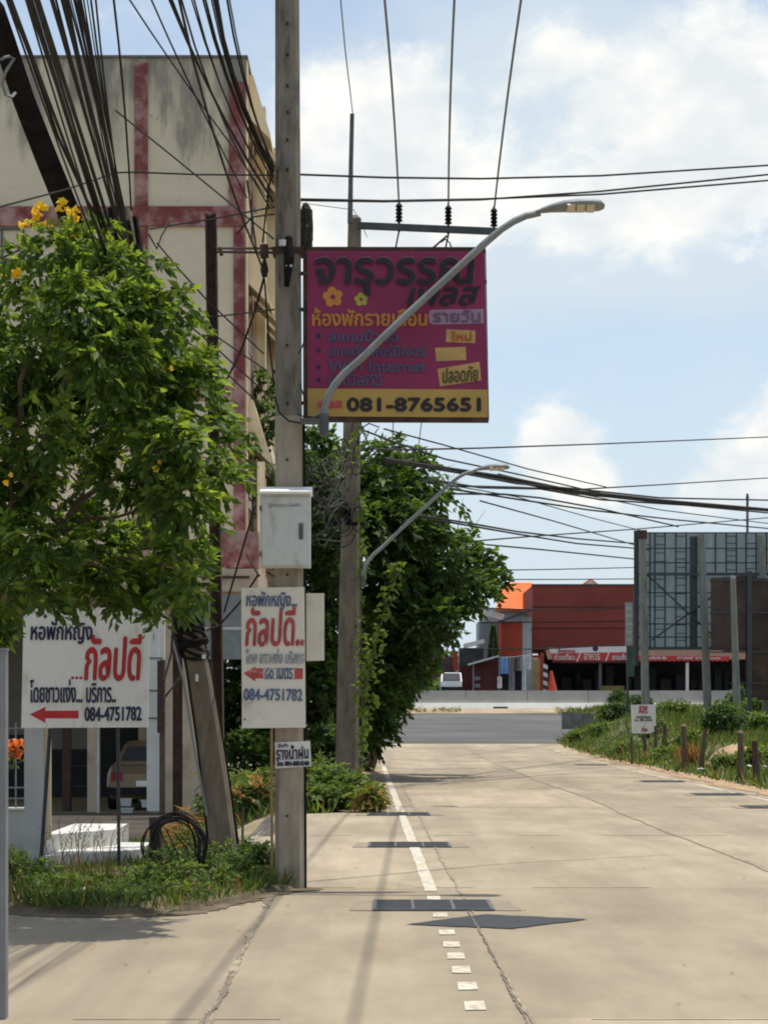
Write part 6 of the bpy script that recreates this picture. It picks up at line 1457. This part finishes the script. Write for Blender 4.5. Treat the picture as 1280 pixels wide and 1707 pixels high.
# very thick trunk cable at the far left
o = wire([(-12, 10, 16.2), (6, 62, 16.6), (40, 165, 17.4), (78, 262, 18.2), (112, 345, 18.9), (170, 520, 19.4), (240, 760, 19.6), (296, 985, 19.6)], [.088, .09, .094, .1, .105, .108, .108, .105], 'very thick dark wrapped cable bundle slanting down at upper left', None, m='black_cable', name='cable_bundle')
wire([(2, 100, 16.4), (8, 96, 16.4), (16, 94, 16.4), (24, 97, 16.45), (10, 120, 16.4), (4, 140, 16.5), (10, 158, 16.6), (20, 162, 16.7), (26, 155, 16.8)], .012, 'pale strap looped round the thick dark cable bundle', None, m='galv', name='cable_strap', cat='strap')
wire([(16, 0, 16), (52, 95, 17), (96, 225, 18.3), (146, 335, 19.2), (176, 380, 19.6)], .014, 'slack black cable hugging the thick dark bundle on its right side', None, ext=-16)
RG = 'cables running to the tall pole'; RL = 'thin black cable running from above to the tall pole beside the building edge'
for x0, pe, b_ in ((283, (452, 330), 7), (287, (455, 336), 9), (299, (440, 452), 10), (303, (449, 345), 12), (320, (452, 316), 9), (324, (455, 322), 11), (339, (454, 300), 9), (343, (456, 305), 9), (353, (455, 292), 10), (357, (456, 288), 10), (360, (457, 284), 10), (363, (456, 296), 12), (379, (457, 278), 8), (383, (457, 290), 6)):
    overhead(x0, pe, YP + .05, rr.uniform(.2, .5), 0.005 + rr.random() * .004, RL, RG, bow=b_)
overhead(217, (383, 238), 24, .3, .009, 'long single cable crossing the upper wall toward the red column', None, bow=2, tail=((455, 345, YP + 20),))
overhead(253, (412, 330), 20, .3, .007, 'faint thin cable between the long single cable and the pole cables', None, bow=3)
DG = 'drop wires across the building front'; DL = 'thin dark wire crossing in front of the building wall'
for pts_ in ([(193, 184, YL), (290, 262, 19.4), (383, 338, 19), (456, 398, 18.2)], [(-20, 350, 16), (110, 316, 18), (193, 288, YL), (226, 287, 19.6), (330, 291, 19), (457, 292, 18.2)], [(-10, 436, 17), (60, 405, 18)], [(250, 382, YL), (290, 375, 20), (350, 366, 20.4), (457, 345, 18.2)],
             [(262, 405, YL), (300, 450, 19.6), (345, 500, 20), (440, 590, 22)], [(285, 478, YL), (345, 550, 20), (445, 618, 21)], [(290, 520, YL), (360, 580, 20), (448, 660, 21)], [(300, 560, YL), (365, 610, 20), (450, 690, 21)],
             [(300, 530, YL), (366, 527, 20.4), (457, 516, 18.2)], [(248, 390, YL), (262, 415, 19.7), (270, 392, 19.8), (282, 372, 19.9)],
             [(395, 390, 18.6), (420, 362, 18.4), (457, 357, 18.2)], [(412, 300, 18.4), (428, 420, 18.4), (441, 432, 18.2)], [(441, 465, 18.2), (448, 560, 18.3), (457, 640, 18.3)], [(438, 405, 18.3), (446, 330, 18.3), (455, 270, 18.2)]):
    wire(pts_, .008, DL, DG)
for pts_ in ([(425, 845, 18.4), (400, 930, 19.3), (374, 1020, 20.4)], [(431, 958, 18.3), (400, 1005, 19), (366, 1042, 19.7), (345, 1050, 19.6)], [(432, 960, 18.3), (412, 925, 18.8)]):
    wire(pts_, .010, 'slack wire between the control cabinet and the leaning pole', 'slack wires below the cabinet')
wire([(291, 1010, 19.55), (286, 1090, 19.4), (274, 1135, 19.2)], .011, 'loose dark wire hanging beside the white panelled column', None); wire([(300, 1130, 19.5), (286, 1148, 19.3), (273, 1165, 19.2)], .010, 'short loose wire tied low on the leaning pole', None)
for x0, y0, x1, y1 in ((497, 456, 512, 455), (497, 514, 512, 517), (500, 640, 512, 672), (498, 590, 510, 560), (497, 690, 540, 706)):
    wire([(x0, y0, YP - .01), ((x0 + x1) / 2, (y0 + y1) / 2 + 3, YP - .02), (x1, y1, YP)], .006, 'short tie wire between the tall pole and the maroon sign', 'tie wires of the maroon sign')
wire([(458, 660, YP - .02), (466, 688, YP - .03), (482, 702, YP - .03), (505, 706, YP - .02)], .008, 'short drooping wire across the tall pole at the lamp bracket', None)
# conductors of the crossarm
for (xa_, xi, yi, xf, lab) in ((641, 665, 343, 655, 'left overhead conductor reaching the crossarm'), (757, 747, 347, 697, 'middle overhead conductor reaching the crossarm'), (868, 823, 351, 740, 'right overhead conductor reaching the crossarm')):
    overhead(xa_, (xi, yi), Y2 - .03, .25, .016, lab, 'overhead conductors of the crossarm', bow=-2 if xi < 700 else 2, m='grey_wire', name='conductor')
for pts_ in ([(665, 385, Y2), (659, 415, 36), (655, 720, 62), (653, 760, 70)], [(747, 392, Y2), (728, 480, 38), (703, 700, 60), (694, 770, 70)]): wire(pts_, .016, 'overhead conductor continuing beyond the crossarm behind the maroon sign', 'conductors beyond the crossarm', m='grey_wire', name='conductor')
wire([(566, -20, 26), (575, 80, 29), (588, 190, Y2 - .05)], .009, 'faint thin wire rising from the mast top', None, m='grey_wire', ext=-16)
wire([(500, 338, 36), (590, 350, 36), (612, 395, 35)], .006, 'fine wire slung behind the crossarm pole head', None)
UG = 'upper cables crossing above the road'
wire([(498, 291, YP + .2), (640, 296, 19), (800, 298, 20), (1000, 293, 21.5), (1290, 275, 23)], .010, 'uppermost single cable crossing above the street lamp', UG)
wire([(498, 334, YP + .2), (640, 336, 19), (800, 333, 20), (1000, 319, 21.5), (1290, 290, 23)], .010, 'upper strand of the cable pair crossing just above the street lamp', UG)
wire([(498, 332, YP + .2), (640, 335, 19), (800, 332, 20.1), (1000, 324, 21.6), (1290, 300, 23.1)], .010, 'lower strand of the cable pair crossing just above the street lamp', UG)
FG = 'far cables crossing toward the highway'; FL = 'far thin cable crossing the sky right of the shade tree'
for pts_, r_ in (([(600, 747, 40), (660, 750, 45), (800, 747, 55), (1000, 740, 70), (1290, 728, 90)], .022), ([(640, 765, 40), (700, 774, 42), (840, 795, 46), (960, 819, 50), (1100, 834, 55), (1290, 850, 62)], .034), ([(640, 768, 40), (700, 777, 42), (840, 800, 46), (960, 822, 50), (1100, 837, 55), (1290, 852, 62)], .034),
                 ([(700, 776, 42), (860, 806, 46), (960, 815, 50), (1100, 830, 55), (1290, 834, 62)], .022), ([(720, 800, 42), (800, 813, 46), (900, 815, 48), (1000, 833, 52), (1140, 842, 57), (1290, 856, 62)], .022), ([(750, 810, 44), (850, 812, 50), (960, 816, 60), (1100, 808, 75), (1290, 796, 92)], .022),
                 ([(750, 815, 44), (860, 832, 48), (980, 850, 54), (1120, 866, 62), (1290, 882, 72)], .022), ([(745, 823, 44), (840, 824, 46), (900, 830, 49), (1000, 848, 55), (1130, 878, 62)], .022), ([(690, 858, 42), (780, 872, 46), (860, 886, 52), (960, 898, 60), (1058, 906, 70)], .022), ([(690, 861, 42), (780, 876, 46), (860, 890, 52), (960, 906, 60), (1058, 914, 70)], .022),
                 ([(810, 908, 55), (900, 916, 60), (1058, 932, 72)], .022), ([(790, 902, 60), (900, 893, 68), (1060, 882, 80), (1290, 862, 96)], .022), ([(800, 951, 70), (930, 949, 80), (1058, 946, 90), (1290, 944, 100)], .020), ([(800, 966, 70), (930, 966, 80), (1058, 965, 90)], .020), ([(800, 835, 44), (920, 868, 55), (1055, 908, 70)], .018), ([(640, 715, 38), (740, 742, 42), (880, 782, 50), (1010, 812, 58)], .016), ([(602, 716, 35), (660, 738, 38), (740, 765, 42), (860, 790, 46), (1000, 822, 52)], .018), ([(830, 790, 46), (960, 822, 54), (1100, 850, 62), (1290, 874, 74)], .016), ([(700, 800, 46), (860, 828, 52), (980, 862, 60), (1070, 885, 70)], .014)):
    wire(pts_, r_, FL, FG)
FG2 = 'wires drooping along the shop front'
for pts_ in ([(800, 1013, 112), (930, 1018, 113), (1060, 1012, 114)], [(800, 1038, 112), (930, 1037, 113), (1060, 1035, 114)], [(790, 1082, 112), (900, 1082, 113), (1060, 1074, 114)], [(835, 1035, 112), (870, 1020, 113), (890, 1016, 114)]): wire(pts_, .03, 'dark wire drooping across the front of the red shop', FG2)
# nest of telecom wires at the crossarm pole
NG = 'tangled wires round the crossarm pole'; NL = 'tangled thin grey-brown wire looped between the crossarm pole and the tall pole'
rr = random.Random(99)
for i in range(30):
    y0 = rr.uniform(730, 890); x1 = rr.uniform(508, 540); y1 = rr.uniform(760, 900); xm = rr.uniform(530, 575); ym = (y0 + y1) / 2 + rr.uniform(-5, 42)
    wire([(rr.uniform(570, 592), y0, Y2 - .2), (xm, ym, 32), ((xm + x1) / 2, (ym + y1) / 2 + rr.uniform(0, 14), 28), (x1, y1, 26)], .007 + rr.random() * .008, NL, NG, m='brown_cable')
for i in range(10):
    c = (rr.uniform(560, 615), rr.uniform(715, 900)); a, b_ = rr.uniform(8, 24), rr.uniform(8, 26)
    wire([(c[0] + a * math.cos(u), c[1] + b_ * math.sin(u), Y2 - .25) for u in np.linspace(0, rr.uniform(4, 6.2), 16)], .009, 'loose loop of wire hanging on the crossarm pole', 'wire loops on the crossarm pole')
for pts_ in ([(600, 715, Y2), (615, 706, Y2), (632, 712, Y2), (625, 722, Y2)], [(735, 404, Y2), (742, 399, Y2), (749, 404, Y2), (752, 412, Y2)], [(600, 700, Y2), (606, 722, Y2), (614, 740, Y2)]): wire(pts_, .012, 'small hooked end of wire at the crossarm pole', 'wire ends on the crossarm pole')
# far pole head on the horizon at right
t = thing('distant_pole', (P(1245, 0, 140).x, 140, 1.6), 'distant pole head with small insulator far behind the billboard', 'utility pole')
MB().tube([(P(1245, 0, 140).x, 140, 1.4), P(1245, 823, 140)], .09, 6).build('shaft', 'pole', t); MB().tube([P(1245, 828, 139.9), P(1245, 842, 139.9)], [.12, .05], 6).build('insulator', 'galv_dark', t)
